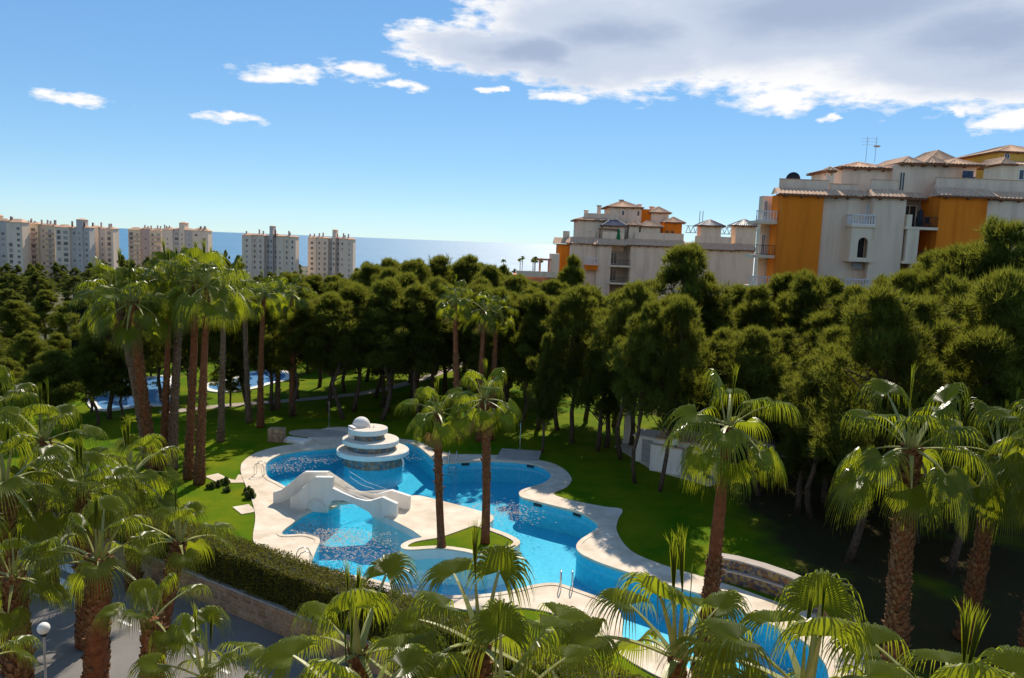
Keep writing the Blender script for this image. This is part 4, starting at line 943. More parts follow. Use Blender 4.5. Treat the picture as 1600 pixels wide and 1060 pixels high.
for i, (px, py) in enumerate(((770, 640), (800, 650), (830, 642), (860, 650), (745, 645))): shrub(px, py, 1.3, .9, 'low bush in the shade behind the tall palm pair', 60+i, 'low bushes in the shade')

# ================================================================== APARTMENT HOUSES
def tile_patch(mb, a, b, c, d, pitch=.36, amp=.085, mi=0):
    """barrel-tiled slope: a-b eave, d-c ridge; ribs run from eave to ridge"""
    a, b, c, d = map(Vector, (a, b, c, d)); n = max(2, int((b-a).length/pitch)); nrm = (b-a).cross(d-a).normalized()
    if nrm.z < 0: nrm = -nrm
    vs = []; sub = 4; cols = n*sub
    for i in range(cols+1):
        u = i/cols; h = nrm*amp*abs(math.sin(math.pi*i/sub))
        vs += [a.lerp(b, u)+h, d.lerp(c, u)+h]
    mb.add(vs, [(2*i, 2*i+2, 2*i+3, 2*i+1) for i in range(cols)], mi)
def hip_roof(name, x0, x1, y0, y1, z, h, parent, mat='roof_tile', over=.45, brackets=True):
    x0 -= over; x1 += over; y0 -= over; y1 += over
    mb = MB(); w, d = x1-x0, y1-y0; m = min(w, d)/2
    if w >= d: r0, r1 = (x0+m, (y0+y1)/2, z+h), (x1-m, (y0+y1)/2, z+h)
    else: r0, r1 = ((x0+x1)/2, y0+m, z+h), ((x0+x1)/2, y1-m, z+h)
    A, B, C, E_ = (x0, y0, z), (x1, y0, z), (x1, y1, z), (x0, y1, z)
    if w >= d:
        tile_patch(mb, A, B, r1, r0); tile_patch(mb, B, C, r1, r1); tile_patch(mb, C, E_, r0, r1); tile_patch(mb, E_, A, r0, r0)
    else:
        tile_patch(mb, A, B, r0, r0); tile_patch(mb, B, C, r1, r0); tile_patch(mb, C, E_, r1, r1); tile_patch(mb, E_, A, r0, r1)
    mb.box(x0+.02, x1-.02, y0+.02, y1-.02, z-.16, z-.02, 1)
    for p, q in ((A, r0), (B, r1), (r0, r1)):      # ridge and hip caps
        if (Vector(p)-Vector(q)).length > .1: mb.tube([p, q], .11, 6, 2)
    if brackets:
        n = max(2, int((w-.6)/1.3))
        for i in range(n+1): xx = x0+.3+(w-.6)*i/n; mb.box(xx-.08, xx+.08, y0+.1, y0+over+.05, z-.30, z-.16, 1)
    return mb.build(name, [mat, 'roof_wood', mat], parent)
def eave_strip(name, x0, x1, y, z, parent, depth=1.6, rise=.62, over=.45, ends=True):
    """narrow tiled eave along a parapet"""
    mb = MB(); tile_patch(mb, (x0-over*.6, y-over, z), (x1+over*.6, y-over, z), (x1, y-over+depth, z+rise), (x0, y-over+depth, z+rise))
    if ends:
        tile_patch(mb, (x1+over*.6, y-over, z), (x1+over*.6, y+depth, z), (x1, y+depth, z+rise), (x1, y-over+depth, z+rise)); tile_patch(mb, (x0-over*.6, y+depth, z), (x0-over*.6, y-over, z), (x0, y-over+depth, z+rise), (x0, y+depth, z+rise))
    mb.box(x0-over*.5, x1+over*.5, y-over+.03, y+.3, z-.14, z-.02, 1)
    n = max(2, int((x1-x0)/1.3))
    for i in range(n): xx = x0+.5+(x1-x0-1.0)*i/max(1, n-1); mb.box(xx-.09, xx+.09, y-over+.1, y+.02, z-.30, z-.14, 1)
    return mb.build(name, ['roof_tile', 'roof_wood'], parent)
def wall(parent, x0, x1, y0, y1, z0, z1, mat, name='wall'): return MB().box(x0, x1, y0, y1, z0, z1).build(name, mat, parent)
def balustrade(parent, x0, x1, y, z, h=.95, mat='rail_white', side=None):
    mb = MB(); mb.box(x0, x1, y-.07, y+.07, z+h-.1, z+h); mb.box(x0, x1, y-.06, y+.06, z, z+.1)
    n = max(2, int((x1-x0)/.26))
    for i in range(n+1):
        xx = x0+.06+(x1-x0-.12)*i/n; mb.tube([(xx, y, z+.1), (xx, y, z+.28), (xx, y, z+.55), (xx, y, z+h-.1)], [.045, .075, .04, .05], 6, cap=False)
    if side is not None:
        for xs in (x0, x1):
            mb.box(xs-.07, xs+.07, y+.08, side, z+h-.1, z+h); m = max(1, int((side-y)/.26))
            for i in range(1, m): yy = y+(side-y)*i/m; mb.tube([(xs, yy, z), (xs, yy, z+h-.1)], .05, 6, cap=False)
    o = mb.build('balustrade', mat, parent); o['kind'] = 'stuff'; return o
def railing(parent, x0, x1, y, z, h=.95):
    mb = MB(); mb.box(x0, x1, y-.02, y+.02, z+h-.05, z+h); mb.box(x0, x1, y-.02, y+.02, z+.06, z+.1)
    n = max(2, int((x1-x0)/.14))
    for i in range(n+1): xx = x0+(x1-x0)*i/n; mb.box(xx-.012, xx+.012, y-.012, y+.012, z, z+h-.05)
    o = mb.build('railing', 'dark_metal', parent); o['kind'] = 'stuff'; return o
def window(parent, x0, x1, y, z0, z1, frame='rail_white'):
    """framed window set 2 cm proud of the wall plane y (facing -y)"""
    o = MB().box(x0, x1, y-.03, y+.05, z0, z1).build('window', 'window_dark', parent)
    mb = MB(); t = .07
    for a in ((x0-t, x0, z0-t, z1+t), (x1, x1+t, z0-t, z1+t), (x0, x1, z0-t, z0), (x0, x1, z1, z1+t), ((x0+x1)/2-.03, (x0+x1)/2+.03, z0, z1)): mb.box(a[0], a[1], y-.06, y+.04, a[2], a[3])
    mb.build('frame', frame, o); return o
def arch_panel(parent, x0, x1, ax0, ax1, y0, y1, z0, z1, zs, zt, mat):
    """wall panel with a round-headed opening: ax0..ax1, springing zs, sill z0+"""
    c, rr = (ax0+ax1)/2, (ax1-ax0)/2; n = 12; arc = [(c-rr*math.cos(math.pi*i/n), zt+(rr*math.sin(math.pi*i/n))) for i in range(n+1)]
    mb = MB(); mb.box(x0, ax0, y0, y1, z0, z1); mb.box(ax1, x1, y0, y1, z0, z1); mb.box(ax0, ax1, y0, y1, z0, zs)
    for i in range(n):
        (xa, za), (xb, zb) = arc[i], arc[i+1]
        mb.add([(xa, y0, za), (xb, y0, zb), (xb, y0, z1), (xa, y0, z1), (xa, y1, za), (xb, y1, zb), (xb, y1, z1), (xa, y1, z1)], [(0, 1, 2, 3), (7, 6, 5, 4), (1, 0, 4, 5)])
    return mb.build('arched_wall', mat, parent)

def house_right():
    Y = 75.0; X = lambda px, py=360: D(px, py, Y).x; Zf = lambda py, px=1400: D(px, py, Y).z
    base = 5.0; x0 = X(1217)
    root = empty('apartment_house', (0, Y, 0), 'large apartment house with two orange wall panels, white balustrades and tiled eaves', 'building')
    # everything below is in local coordinates: y = 0 is the facade plane
    ze = Zf(308, 1330)                                   # eave level
    f1, f2, f3 = Zf(352, 1340), Zf(405, 1340), Zf(455, 1340)     # balcony floor levels
    A0, A1, A2, A3, A4, A5, A6 = X(1216), X(1280), X(1354), X(1404), X(1454), X(1527), X(1640)
    wall(root, A0, A1, -.5, 2.5, base, ze, 'wall_orange'); wall(root, A0+2.5, A1, 2.503, 9, base, ze, 'wall_cream', 'rear_wall')
    wall(root, A1+.003, A2, 0.0, 9, base, ze, 'wall_cream')
    wall(root, A2+.003, A3, -1.0, 9, base, ze, 'wall_cream')
    wall(root, A4, A5, -1.2, 9, base, ze+.35, 'wall_orange')
    wall(root, A5+.003, A6, -.8, 9, base, ze+.1, 'wall_cream')
    # recessed loggias between the cream and the second orange wall
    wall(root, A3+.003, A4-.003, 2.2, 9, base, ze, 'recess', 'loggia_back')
    for zf in (f1, f2, f3):
        wall(root, A3+.003, A4-.003, -1.3, 2.2, zf-.25, zf, 'wall_cream_light', 'balcony_slab')
    railing(root, A3+1.0, A4-.1, -1.2, f1)
    wall(root, A3+.1, A3+.55, -1.28, -.8, f1+.003, f1+1.1, 'wall_cream_light', 'pier')
    wall(root, A3+.25, A3+1.35, -1.25, -.7, f2+.003, f1-.253, 'wall_cream_light', 'pier')
    railing(root, A3+1.4, A4-.3, -1.15, f2)
    for (a, b, zf, h) in ((A3+1.3, A3+2.5, f1, 2.1), (A3+1.6, A3+2.6, f2, 2.1)):
        window(root, a, b, 2.18, zf+.1, zf+h, 'wall_cream_light')
    arch_panel(root, A3+.9, A4-.1, A3+1.3, A3+2.6, -1.1, -.8, f3+.003, f2-.253, f3+.2, f3+1.3, 'wall_cream_light')
    # table and chairs, dark parasol on the upper loggia
    for k, (cx, w) in enumerate(((A3+1.7, .5), (A3+2.5, .45))):
        mb = MB(); mb.box(cx-w/2, cx+w/2, -.6, -.1, f1+.42, f1+.47); mb.box(cx-w/2, cx+w/2, -.14, -.1, f1+.47, f1+.95)
        for sx in (-1, 1):
            for yy in (-.58, -.14): mb.box(cx+sx*w/2-.02, cx+sx*w/2+.02, yy, yy+.04, f1, f1+.42)
        o = mb.build('balcony_chair', 'dark_metal', loc=(0, Y, 0)); tag(o, 'dark chair on the upper loggia beside the second orange wall', 'chair', 'chairs on the upper loggia')
    mb = MB(); cx = A4-1.2; mb.tube([(cx, -.2, f1), (cx, -.2, f1+.5), (cx, -.2, f1+1.5), (cx, -.2, f1+1.7)], [.22, .3, .24, .04], 10)
    tag(mb.build('folded_parasol', 'dark_metal', loc=(0, Y, 0)), 'dark folded parasol on the upper loggia', 'parasol')
    # bay with arch and white balustrade
    b0, b1 = X(1321), X(1358)
    wall(root, b0, b1, -1.35, -.003, f2-.25, f2, 'wall_cream_light', 'balcony_slab')
    arch_panel(root, b0+.05, b1-.25, b0+.75, b1-.55, -1.3, -1.05, f2+.003, f1-.253, f2+.15, f2+1.55, 'wall_cream_light')
    wall(root, b0+.05, b0+.3, -1.047, -.003, f2+.003, f1-.253, 'wall_cream_light', 'bay_side')
    wall(root, b0-.05, b1+.0, -1.45, -.003, f1-.25, f1, 'wall_cream_light', 'balcony_slab')
    wall(root, b0+.6, b1-.4, -.06, -.004, f2+.003, f1-.3, 'window_dark', 'glazing')
    balustrade(root, b0, b1-.1, -1.35, f1, side=-.05); balustrade(root, b0-.1, b1-.1, -1.3, f3+.25, side=-.05)
    wall(root, b0-.15, b1, -1.4, -.003, f3, f3+.25, 'wall_cream_light', 'balcony_slab')
    ac = MB(); ac.box(b0+.9, b0+1.75, -.38, -.004, f2-.95, f2-.35); ac.build('air_conditioner', 'kerb', root)
    window(root, X(1351), X(1354)-.05, -.003, f1+.2, f1+1.9)
    # left end balconies
    l0, l1 = X(1184), A0
    wall(root, l0+1.2, l1+2.4, 3, 4.2, base, ze, 'wall_cream_light')
    for zf in (f1+.1, f2+.05, f3+.1):
        wall(root, l0-.1, l1-.003, .4, 3-.003, zf-.3, zf, 'wall_cream_light', 'balcony_slab')
    balustrade(root, l0-.1, l1-.05, .5, f1+.1); railing(root, l0, l1-.05, .5, f2+.05); balustrade(root, l0-.3, l1-.05, .5, f3+.1)
    window(root, l0+1.4, l1-.3, 2.98, f2+.1, f2+2.0); window(root, l0+1.4, l1-.3, 2.98, f1+.2, f1+2.1)
    # far right balcony
    r0 = X(1577); wall(root, r0, A6, -2.2, -.803, f1+.15, f1+.45, 'rail_white', 'balcony_slab'); wall(root, r0, A6, -2.2, -2.05, f1+.453, f1+1.3, 'rail_white', 'balcony_front')
    # tiled eaves and parapets
    eave_strip('eave_roof', A0-.3, A1+1.6, -.5, ze, root); eave_strip('eave_roof', A1+1.9, A2-.2, 0, ze+.05, root); eave_strip('eave_roof', A2, A3, -1.0, ze+.05, root, rise=.72)
    eave_strip('eave_roof', A3+.2, A4-.3, 1.2, ze+.15, root); eave_strip('eave_roof', A4, A5+.6, -1.2, ze+.35, root, rise=.8); eave_strip('eave_roof', A5+.9, A6, -.8, ze+.3, root, rise=.72)
    for a, b, y, zt in ((A0+.2, A1+1.0, 1.15, ze+1.5), (A1+1.2, A2-.5, 1.55, ze+1.25), (A2+.3, A3-.2, .6, ze+1.7), (A3, A4+.3, 2.6, ze+1.6), (A4+.5, A6, .8, ze+2.15)):
        wall(root, a, b, y, y+.25, ze+.05, zt, 'wall_cream', 'parapet'); wall(root, a-.03, b+.03, y-.04, y+.29, zt+.002, zt+.08, 'roof_tile', 'parapet_cap')
    # penthouse
    p0, p1, p2 = X(1334, 290), X(1412, 290), X(1546, 290); zp = Zf(258, 1370); zq = Zf(255, 1480)
    wall(root, p0, p1, 3.0, 11, ze-.5, zp, 'wall_cream'); wall(root, p1+.003, p2, 2.4, 11, ze-.5, zq, 'wall_cream')
    hip_roof('roof', p0, p1+.5, 3.0, 11, zp, .8, root); m1, m2 = X(1455, 290), X(1490, 290)
    hip_roof('roof', p1+.9, m1, 2.4, 9, zq+.1, .72, root); hip_roof('roof', m1+.5, m2, 2.2, 9, zq+.14, .78, root); hip_roof('roof', m2+.4, p2, 2.0, 9, zq+.1, .72, root)
    window(root, X(1394, 270), X(1405, 270), 2.99, zp-2.2, zp-1.1); window(root, X(1425, 280), X(1432, 280), 2.39, zq-2.5, zq-.8, 'wall_cream_light')
    # terrace things
    o = empty('antenna', (X(1397, 245), Y+5, zp+1.2), 'twin-mast television antenna on the tiled penthouse roof', 'antenna')
    for dx in (-.45, .45): MB().tube([(dx, 0, -.4), (dx, 0, 2.1)], .035, 6).build('mast', 'metal', o)
    for z in (1.3, 1.6, 1.9): MB().tube([(-1.0, 0, z), (.5, 0, z)], .02, 5).build('crossbar', 'metal', o)
    MB().lathe([(.02, -.05), (.28, .02), (.33, .12)], 14, (.5, -.1, 1.1)).build('small_dish', 'kerb', o)
    o = empty('satellite_dish', (X(1251, 290), Y+2.5, ze+1.4), 'large dark satellite dish behind the parapet over the first orange wall', 'satellite dish')
    mb = MB(); mb.lathe([(.05, -.35), (.7, -.2), (1.1, .1), (1.3, .5)], 28); d_ = mb.build('reflector', 'dark_metal', o, smooth=True); d_.rotation_euler = (rad(100), 0, 0); d_.location = (0, 0, .25); d_.scale = (.55, .55, .55)
    MB().tube([(0, .2, -1.5), (0, .3, .4)], .06, 8).build('mast', 'metal', o)
    o = empty('chimney', (X(1308, 290), Y+2.2, ze+.5), 'small cream chimney with tiled cap on the roof terrace', 'chimney')
    MB().box(-.38, .38, -.38, .38, 0, 1.6).build('stack', 'wall_cream_light', o)
    for dx in (-.3, .3):
        for dy in (-.3, .3): MB().box(dx-.07, dx+.07, dy-.07, dy+.07, 1.6, 1.95).build('post', 'wall_cream_light', o)
    hip_roof('cap', -.38, .38, -.38, .38, 2.05, .35, o, over=.2, brackets=False)
    for px in (1477, 1485): shrub_at((X(px, 285), Y+1.2, ze+1.6), .7, .7, 'potted green plant on the roof terrace over the second orange wall', 80+px, 'plants on the roof terrace')
    o = empty('garden_chair', (X(1527, 285), Y+1.4, ze+1.9), 'white framed blue garden chair on the roof terrace', 'chair')
    MB().box(-.5, .5, -.3, .3, .4, .5).build('seat', 'roof_tile_blue', o); MB().box(-.5, .5, .25, .33, .5, 1.1).build('backrest', 'roof_tile_blue', o)
    for sx in (-.5, .46):
        for sy in (-.3, .26): MB().box(sx, sx+.04, sy, sy+.04, 0, .4).build('leg', 'rail_white', o)
def shrub_at(loc, w, h, label, seed, group=None):
    rng = np.random.default_rng(seed); n = 500; d = rng.normal(size=(n, 3)); d /= np.linalg.norm(d, axis=1)[:, None]; d[:, 2] = abs(d[:, 2])
    P = d*np.array([w/2, w/2, h])*rng.uniform(.4, 1, n)[:, None]
    root = empty('potted_plant', loc, label, 'plant', group)
    MB().lathe([(.14, -.4), (.2, 0), (.18, .02)], 12).build('pot', 'terracotta', root); link('foliage', leaf_quads('foliage', P, .08, ['shrub_leaf'], rng), root)
house_right()

def house_behind():
    Y = 112.0; X = lambda px: D(px, 260, Y).x; Zf = lambda py: D(1560, py, Y).z
    root = empty('apartment_house', (0, Y, 0), 'yellow house with tiled roofs on the hill behind the penthouse', 'building')
    z0 = 8
    wall(root, X(1557), X(1650), 0, 12, z0, Zf(237), 'wall_yellow'); hip_roof('roof', X(1557), X(1650), 0, 12, Zf(237), 1.5, root)
    wall(root, X(1538), X(1650), -4, -.003, z0, Zf(262), 'wall_cream_light'); hip_roof('roof', X(1538), X(1556), -4, 2, Zf(262), 1.0, root, brackets=False); tile = MB(); tile_patch(tile, (X(1555), -4.4, Zf(262)), (X(1650), -4.4, Zf(262)), (X(1650), -.05, Zf(252)), (X(1555), -.05, Zf(252))); tile.build('porch_roof', 'roof_tile', root)
    for a in (1566, 1588, 1610): window(root, X(a), X(a+13), -4.003, Zf(284), Zf(270))
    window(root, X(1568), X(1575), -.0, Zf(247), Zf(241))
    wall(root, X(1490), X(1532), 6, 14, z0, Zf(246), 'wall_yellow'); hip_roof('roof', X(1488), X(1533), 6, 14, Zf(246), 1.7, root)
house_behind()

def house_middle():
    Y = 135.0; X = lambda px, py=380: D(px, py, Y).x; Zf = lambda py, px=1000: D(px, py, Y).z
    root = empty('terrace_house', (0, Y, 0), 'long cream terrace house with stepped tiled eaves in front of the sea', 'building')
    base = 2.0; ze = Zf(385); ev = .9
    wall(root, X(874), X(891), 1.0, 10, base, ze-.2, 'wall_orange')
    wall(root, X(891)+.003, X(934), .6, 10, base, ze, 'wall_cream'); wall(root, X(934)+.003, X(956), 0, 10, base, ze, 'wall_cream')
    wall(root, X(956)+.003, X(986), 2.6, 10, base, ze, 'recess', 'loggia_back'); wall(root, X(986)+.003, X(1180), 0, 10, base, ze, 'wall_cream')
    for zf in (Zf(416), Zf(443)): wall(root, X(955), X(987), -.9, 2.597, zf-.3, zf, 'wall_cream_light', 'balcony_slab'); railing(root, X(956), X(986), -.8, zf); window(root, X(958), X(968), 2.58, zf+.2, zf+2.1)
    zf = Zf(414, 925); wall(root, X(915), X(936), -.7, .597, zf-.25, zf, 'wall_orange', 'balcony_slab'); balustrade(root, X(915), X(935), -.6, zf, 1.15); wall(root, X(916), X(935), -.55, .597, zf-.9, zf-.253, 'wall_orange', 'balcony_base')
    # stepped eaves with parapets
    for a, b, dy, dz in ((868, 892, 1.0, -.1), (887, 932, .6, .1), (930, 978, 0, .0), (981, 1072, 0, .15), (1077, 1148, 0, -.1), (1150, 1181, 0, .0)):
        eave_strip('eave_roof', X(a), X(b), dy, ze+dz, root, depth=2.2, rise=1.05); wall(root, X(a)+1.4, X(b)-.1, dy+1.75, dy+2.1, ze+.3, ze+2.25+dz, 'wall_cream', 'parapet')
    # upper storeys set back
    u = 5.0
    z1 = Zf(343, 930); wall(root, X(906, 350), X(960, 350), u, u+9, ze-1, z1, 'wall_cream_light'); hip_roof('roof', X(904, 350), X(960, 350), u, u+9, z1, 1.0, root); wall(root, X(917, 340), X(975, 340), u+1.0, u+1.4, z1, Zf(332, 945), 'wall_cream', 'parapet')
    z2 = Zf(321, 980); wall(root, X(960, 340), X(1012, 340), u+2, u+11, ze-1, z2, 'wall_cream'); hip_roof('roof', X(957, 340), X(1011, 340), u+2, u+11, z2, 1.3, root)
    wall(root, X(1012, 340)+.003, X(1029, 340), u+3, u+11, ze-1, Zf(324, 1020), 'wall_orange'); wall(root, X(1029, 340)+.003, X(1058, 340), u+2.5, u+11, ze-1, Zf(330, 1045), 'wall_cream'); hip_roof('roof', X(1029, 340), X(1058, 340), u+2.5, u+11, Zf(330, 1045), 1.1, root)
    wall(root, X(1042, 360), X(1073, 360), u-1, u+2.4, ze-1, Zf(348, 1060), 'wall_orange'); hip_roof('roof', X(1048, 360), X(1074, 360), u-1, u+2.2, Zf(347, 1060), 1.0, root)
    for a in (1048, 1056): MB().box(X(a, 360), X(a+4, 360), u-1.06, u-.95, ze+1.2, ze+2.9).build('arched_window', 'window_dark', root)
    for a, b, z, m in ((944, 981, 354, 'roof_tile_blue'), (984, 1004, 352, 'roof_tile'), (1003, 1038, 353, 'roof_tile')):
        wall(root, X(a+2, 360), X(b-2, 360), u-2.5, u-.5, ze-1, Zf(z), 'wall_cream_light'); hip_roof('roof', X(a+2, 360), X(b-2, 360), u-2.5, u-.5, Zf(z), .95, root, m)
    for px, py in ((978, 328), (1003, 328), (932, 338)): MB().box(X(px), X(px)+.35, u+1.96, u+2.05, Zf(py+7), Zf(py)).build('slit_window', 'window_dark', root)
    for px, zt, d in ((943, 320, 4.5), (982, 308, 7), (1014, 314, 8), (1035, 317, 8), (922, 329, 4.5)):
        c = empty('chimney', (X(px, 330), Y+u+d-2, Zf(zt+14)), 'small chimney on the stepped roofs of the terrace house', 'chimney', 'chimneys of the terrace house')
        MB().box(-.32, .32, -.32, .32, -.6, 1.3).build('stack', 'wall_cream', c); MB().box(-.42, .42, -.42, .42, 1.303, 1.5).build('cap', 'roof_tile', c)
    # two stair towers with dark blue tiles
    for a, b in ((1101, 1132), (1156, 1188)):
        t = empty('stair_tower', (0, Y+2.2, 0), 'small cream roof tower with dark blue tiled hip roof', 'tower', 'blue-roofed stair towers')
        zt = Zf(352, a); wall(t, X(a, 362), X(b, 362), 0, 3.4, ze-.5, zt, 'wall_cream_light'); hip_roof('roof', X(a, 362), X(b, 362), 0, 3.4, zt, 1.15, t, 'roof_tile_blue', over=.6)
    # pergola and green folded parasol on the terrace
    pg = empty('pergola', (0, Y+2.2, 0), 'dark timber pergola on the roof terrace of the terrace house', 'pergola')
    for px in (938, 966): MB().box(X(px), X(px)+.18, 0, .18, ze+.3, Zf(359, 950)).build('post', 'roof_wood', pg)
    MB().box(X(936), X(968), -.1, .3, Zf(359, 950)+.003, Zf(357, 950)).build('beam', 'roof_wood', pg)
    c = D(966, 372, Y+1.9); g = empty('folded_parasol', (c.x, c.y, ze+.3), 'green folded parasol on the roof terrace of the terrace house', 'parasol')
    MB().tube([(0, 0, -.6), (0, 0, 2.6)], .04, 6).build('pole', 'metal', g); MB().tube([(0, 0, .3), (0, 0, .8), (0, 0, 2.3), (0, 0, 2.6)], [.35, .42, .2, .03], 10).build('canopy', 'cloth_green', g)
    # pink house with pergola, further left
    p = empty('terracotta_house', (0, Y-6, 0), 'low terracotta house with pergola at the end of the terrace', 'building')
    X2 = lambda px: D(px, 420, Y-6).x; Z2 = lambda py: D(840, py, Y-6).z
    wall(p, X2(802), X2(873), 0, 8, 2, Z2(431), 'terracotta'); wall(p, X2(808), X2(870), -.6, -.35, Z2(433), Z2(424), 'wall_cream_light', 'parapet'); wall(p, X2(860), X2(874), 1, 6, Z2(431)+.003, Z2(396), 'wall_cream_light')
    for px in (842, 856): MB().box(X2(px), X2(px)+.3, .5, .8, Z2(431)+.003, Z2(407)).build('post', 'terracotta', p)
    MB().box(X2(838), X2(861), .4, .9, Z2(407)+.003, Z2(404)).build('beam', 'terracotta', p)
house_middle()
def crane():
    Y = 260; a, b = D(1072, 353, Y), D(1192, 368, Y); root = empty('tower_crane', (D(1093, 380, Y).x, Y, ground(40, Y)), 'far lattice tower crane between the blue-roofed towers', 'crane')
    o = root.location; mb = MB(); z0 = a.z-o.z; n = 16
    for i in range(n):
        x0 = a.x-o.x+(b.x-a.x)*i/n; x1 = a.x-o.x+(b.x-a.x)*(i+1)/n
        for q in (((x0, 0, z0), (x1, 0, z0)), ((x0, 0, z0-2.2), (x1, 0, z0-2.2)), ((x0, 0, z0-2.2), ((x0+x1)/2, 0, z0)), (((x0+x1)/2, 0, z0), (x1, 0, z0-2.2))): mb.tube(q, .11, 4)
    mb.build('jib', 'far_wall_grey', root); mb = MB()
    for dx in (-.5, .5): mb.tube([(dx, 0, 0), (dx, 0, z0+5)], .12, 4)
    for i in range(14): mb.tube([(-.5, 0, z0*i/14), (.5, 0, z0*(i+1)/14)], .07, 4)
    mb.build('mast', 'far_wall_grey', root)
crane()

# ================================================================== FAR APARTMENT BLOCKS
WINMESH = {}
def far_block(px0, px1, ptop, Y, floors, bays, label, mats, depth=7, step=None, rot=0.0, tower=True, seed=0, chim=8):
    r = random.Random(seed); a, b = D(px0, ptop, Y), D(px1, ptop, Y); W = b.x-a.x; zt = (a.z+b.z)/2; Ht = floors*3.0+1.5; zb = zt-Ht
    root = empty('apartment_block', ((a.x+b.x)/2, Y, zb), label, 'building'); root.rotation_euler.z = rot
    x = -W/2; nb = len(bays)
    tot = sum(w for w, *_ in bays)
    for i, (w, dy, dz, mi) in enumerate(bays):
        ww = W*w/tot; x0, x1 = x, x+ww; x += ww; mat = mats[mi]; z1 = Ht+dz; y0 = dy
        MB().box(x0+.004, x1-.004, y0, depth, -6, z1).build('wall', mat, root)
        if dz >= -1: # tiled crown
            mb = MB(); m = (x0+x1)/2; hh = min(2.0, ww*.22); mb.add([(x0-.4, y0-.5, z1+.003), (x1+.4, y0-.5, z1+.003), (x1+.4, depth, z1+.003), (x0-.4, depth, z1+.003), (x0+ww*.25, depth*.5, z1+hh), (x1-ww*.25, depth*.5, z1+hh)], [(0, 1, 5, 4), (1, 2, 5), (2, 3, 4, 5), (3, 0, 4), (3, 2, 1, 0)]); mb.build('roof', 'far_roof', root)
        kind = 'narrow' if ww < 4 else 'wide'
        nw = max(1, int(ww/3.6)) if kind == 'wide' else 1
        sizes = r.sample([(1.5, 1.3), (1.0, 1.2), (2.3, 1.8), (.8, 1.0), (1.8, 1.9)], 3)
        for f in range(floors):
            for k in range(nw):
                cx = x0+ww*(k+.5)/nw
                wd, hh = sizes[k % len(sizes)]
                if kind == 'narrow': wd, hh = (.9, 1.4)
                if r.random() < .12: continue
                lt = r.random() < .45; key = (round(wd, 1), round(hh, 1), lt)
                if key not in WINMESH: 
                    mb = MB(); mb.box(-wd/2, wd/2, -.06, .05, 0, hh, 0); mb.box(-wd/2-.12, wd/2+.12, -.16, .05, -.14, -.004, 1); WINMESH[key] = mb.mesh('window', ['far_window_light' if lt else 'far_window', 'far_wall_warm'])
                link('window', WINMESH[key], root, (cx, y0, f*3.0+1.0))
            if kind == 'wide' and mi == 1 and f > 0:
                MB().box(x0+.6, x1-.6, y0-.9, y0-.003, f*3.0-.1, f*3.0+.75).build('balcony', mats[-1], root)
    for k in range(chim):
        cx = r.uniform(-W*.48, W*.48); MB().box(cx-.35, cx+.35, depth*.3, depth*.3+.7, Ht-.5, Ht+r.uniform(2.2, 3.6)).build('chimney', 'far_wall_pink', root)
    return root
fm = ['far_wall_warm', 'far_wall_yellow', 'far_wall_grey', 'far_wall_pink']
far_block(378, 462, 369, 440, 12, [(3.0, 0, 0, 0), (1.6, .8, .4, 0), (2.2, .2, .2, 0), (1.6, 3, 0, 2), (1.0, 1, 5.5, 2), (1.3, 3, 1, 2), (2.2, .2, .2, 0), (1.8, .8, .3, 0), (2.0, 0, 0, 0)], 'pale apartment tower with grey centre strip left of its shorter twin', fm, seed=1)
far_block(481, 552, 373, 455, 12, [(2.6, 0, 0, 0), (1.8, .5, .3, 0), (1.8, .2, .2, 0), (1.3, 2.6, 0, 2), (1.0, .8, 5.0, 0), (1.2, 2.6, .6, 2), (2.0, .2, .3, 0), (2.4, 0, 0, 0)], 'pale apartment tower with central stair strip standing nearest the sea', fm, seed=2)
far_block(-30, 34, 348, 420, 12, [(2, 0, 3.5, 0), (1.5, 1.5, 1, 2), (2.2, 0, .5, 0)], 'apartment block with tall gabled end at the left border', fm, seed=3, chim=5)
far_block(34, 84, 352, 432, 12, [(1.2, 2, -.5, 3), (2.0, .3, .5, 1), (1.4, 2, .3, 0), (2.0, .5, 0, 1)], 'yellowish apartment block with pink balconies in the long row', fm, seed=4, chim=9)
far_block(86, 137, 356, 425, 12, [(2.4, 0, 0, 0), (1.2, 1.5, 0, 2), (1.0, .6, 4.5, 2), (1.1, 1.6, .4, 2)], 'grey-white apartment block with stair tower in the long row', fm, seed=5, chim=5)
far_block(138, 176, 357, 440, 12, [(2.4, 0, 0.3, 0), (1.5, .8, 0, 2), (2.0, .3, 0, 0)], 'end block of the long row beside the palm crowns', fm, seed=6, chim=5)
far_block(200, 252, 360, 520, 11, [(2, 0, 0, 1), (1.5, 1.0, .8, 3), (2, .2, 0, 1)], 'yellowish apartment block behind the tall palm crowns', fm, seed=7, chim=5)
far_block(253, 325, 360, 500, 11, [(2, 0, 0, 0), (1.2, 1, .5, 2), (1.0, .4, 4.5, 0), (1.5, 1, .2, 2), (3, 0, 0, 0)], 'grey apartment block with raised stairwell behind the tall palm crowns', fm, seed=8, chim=7)
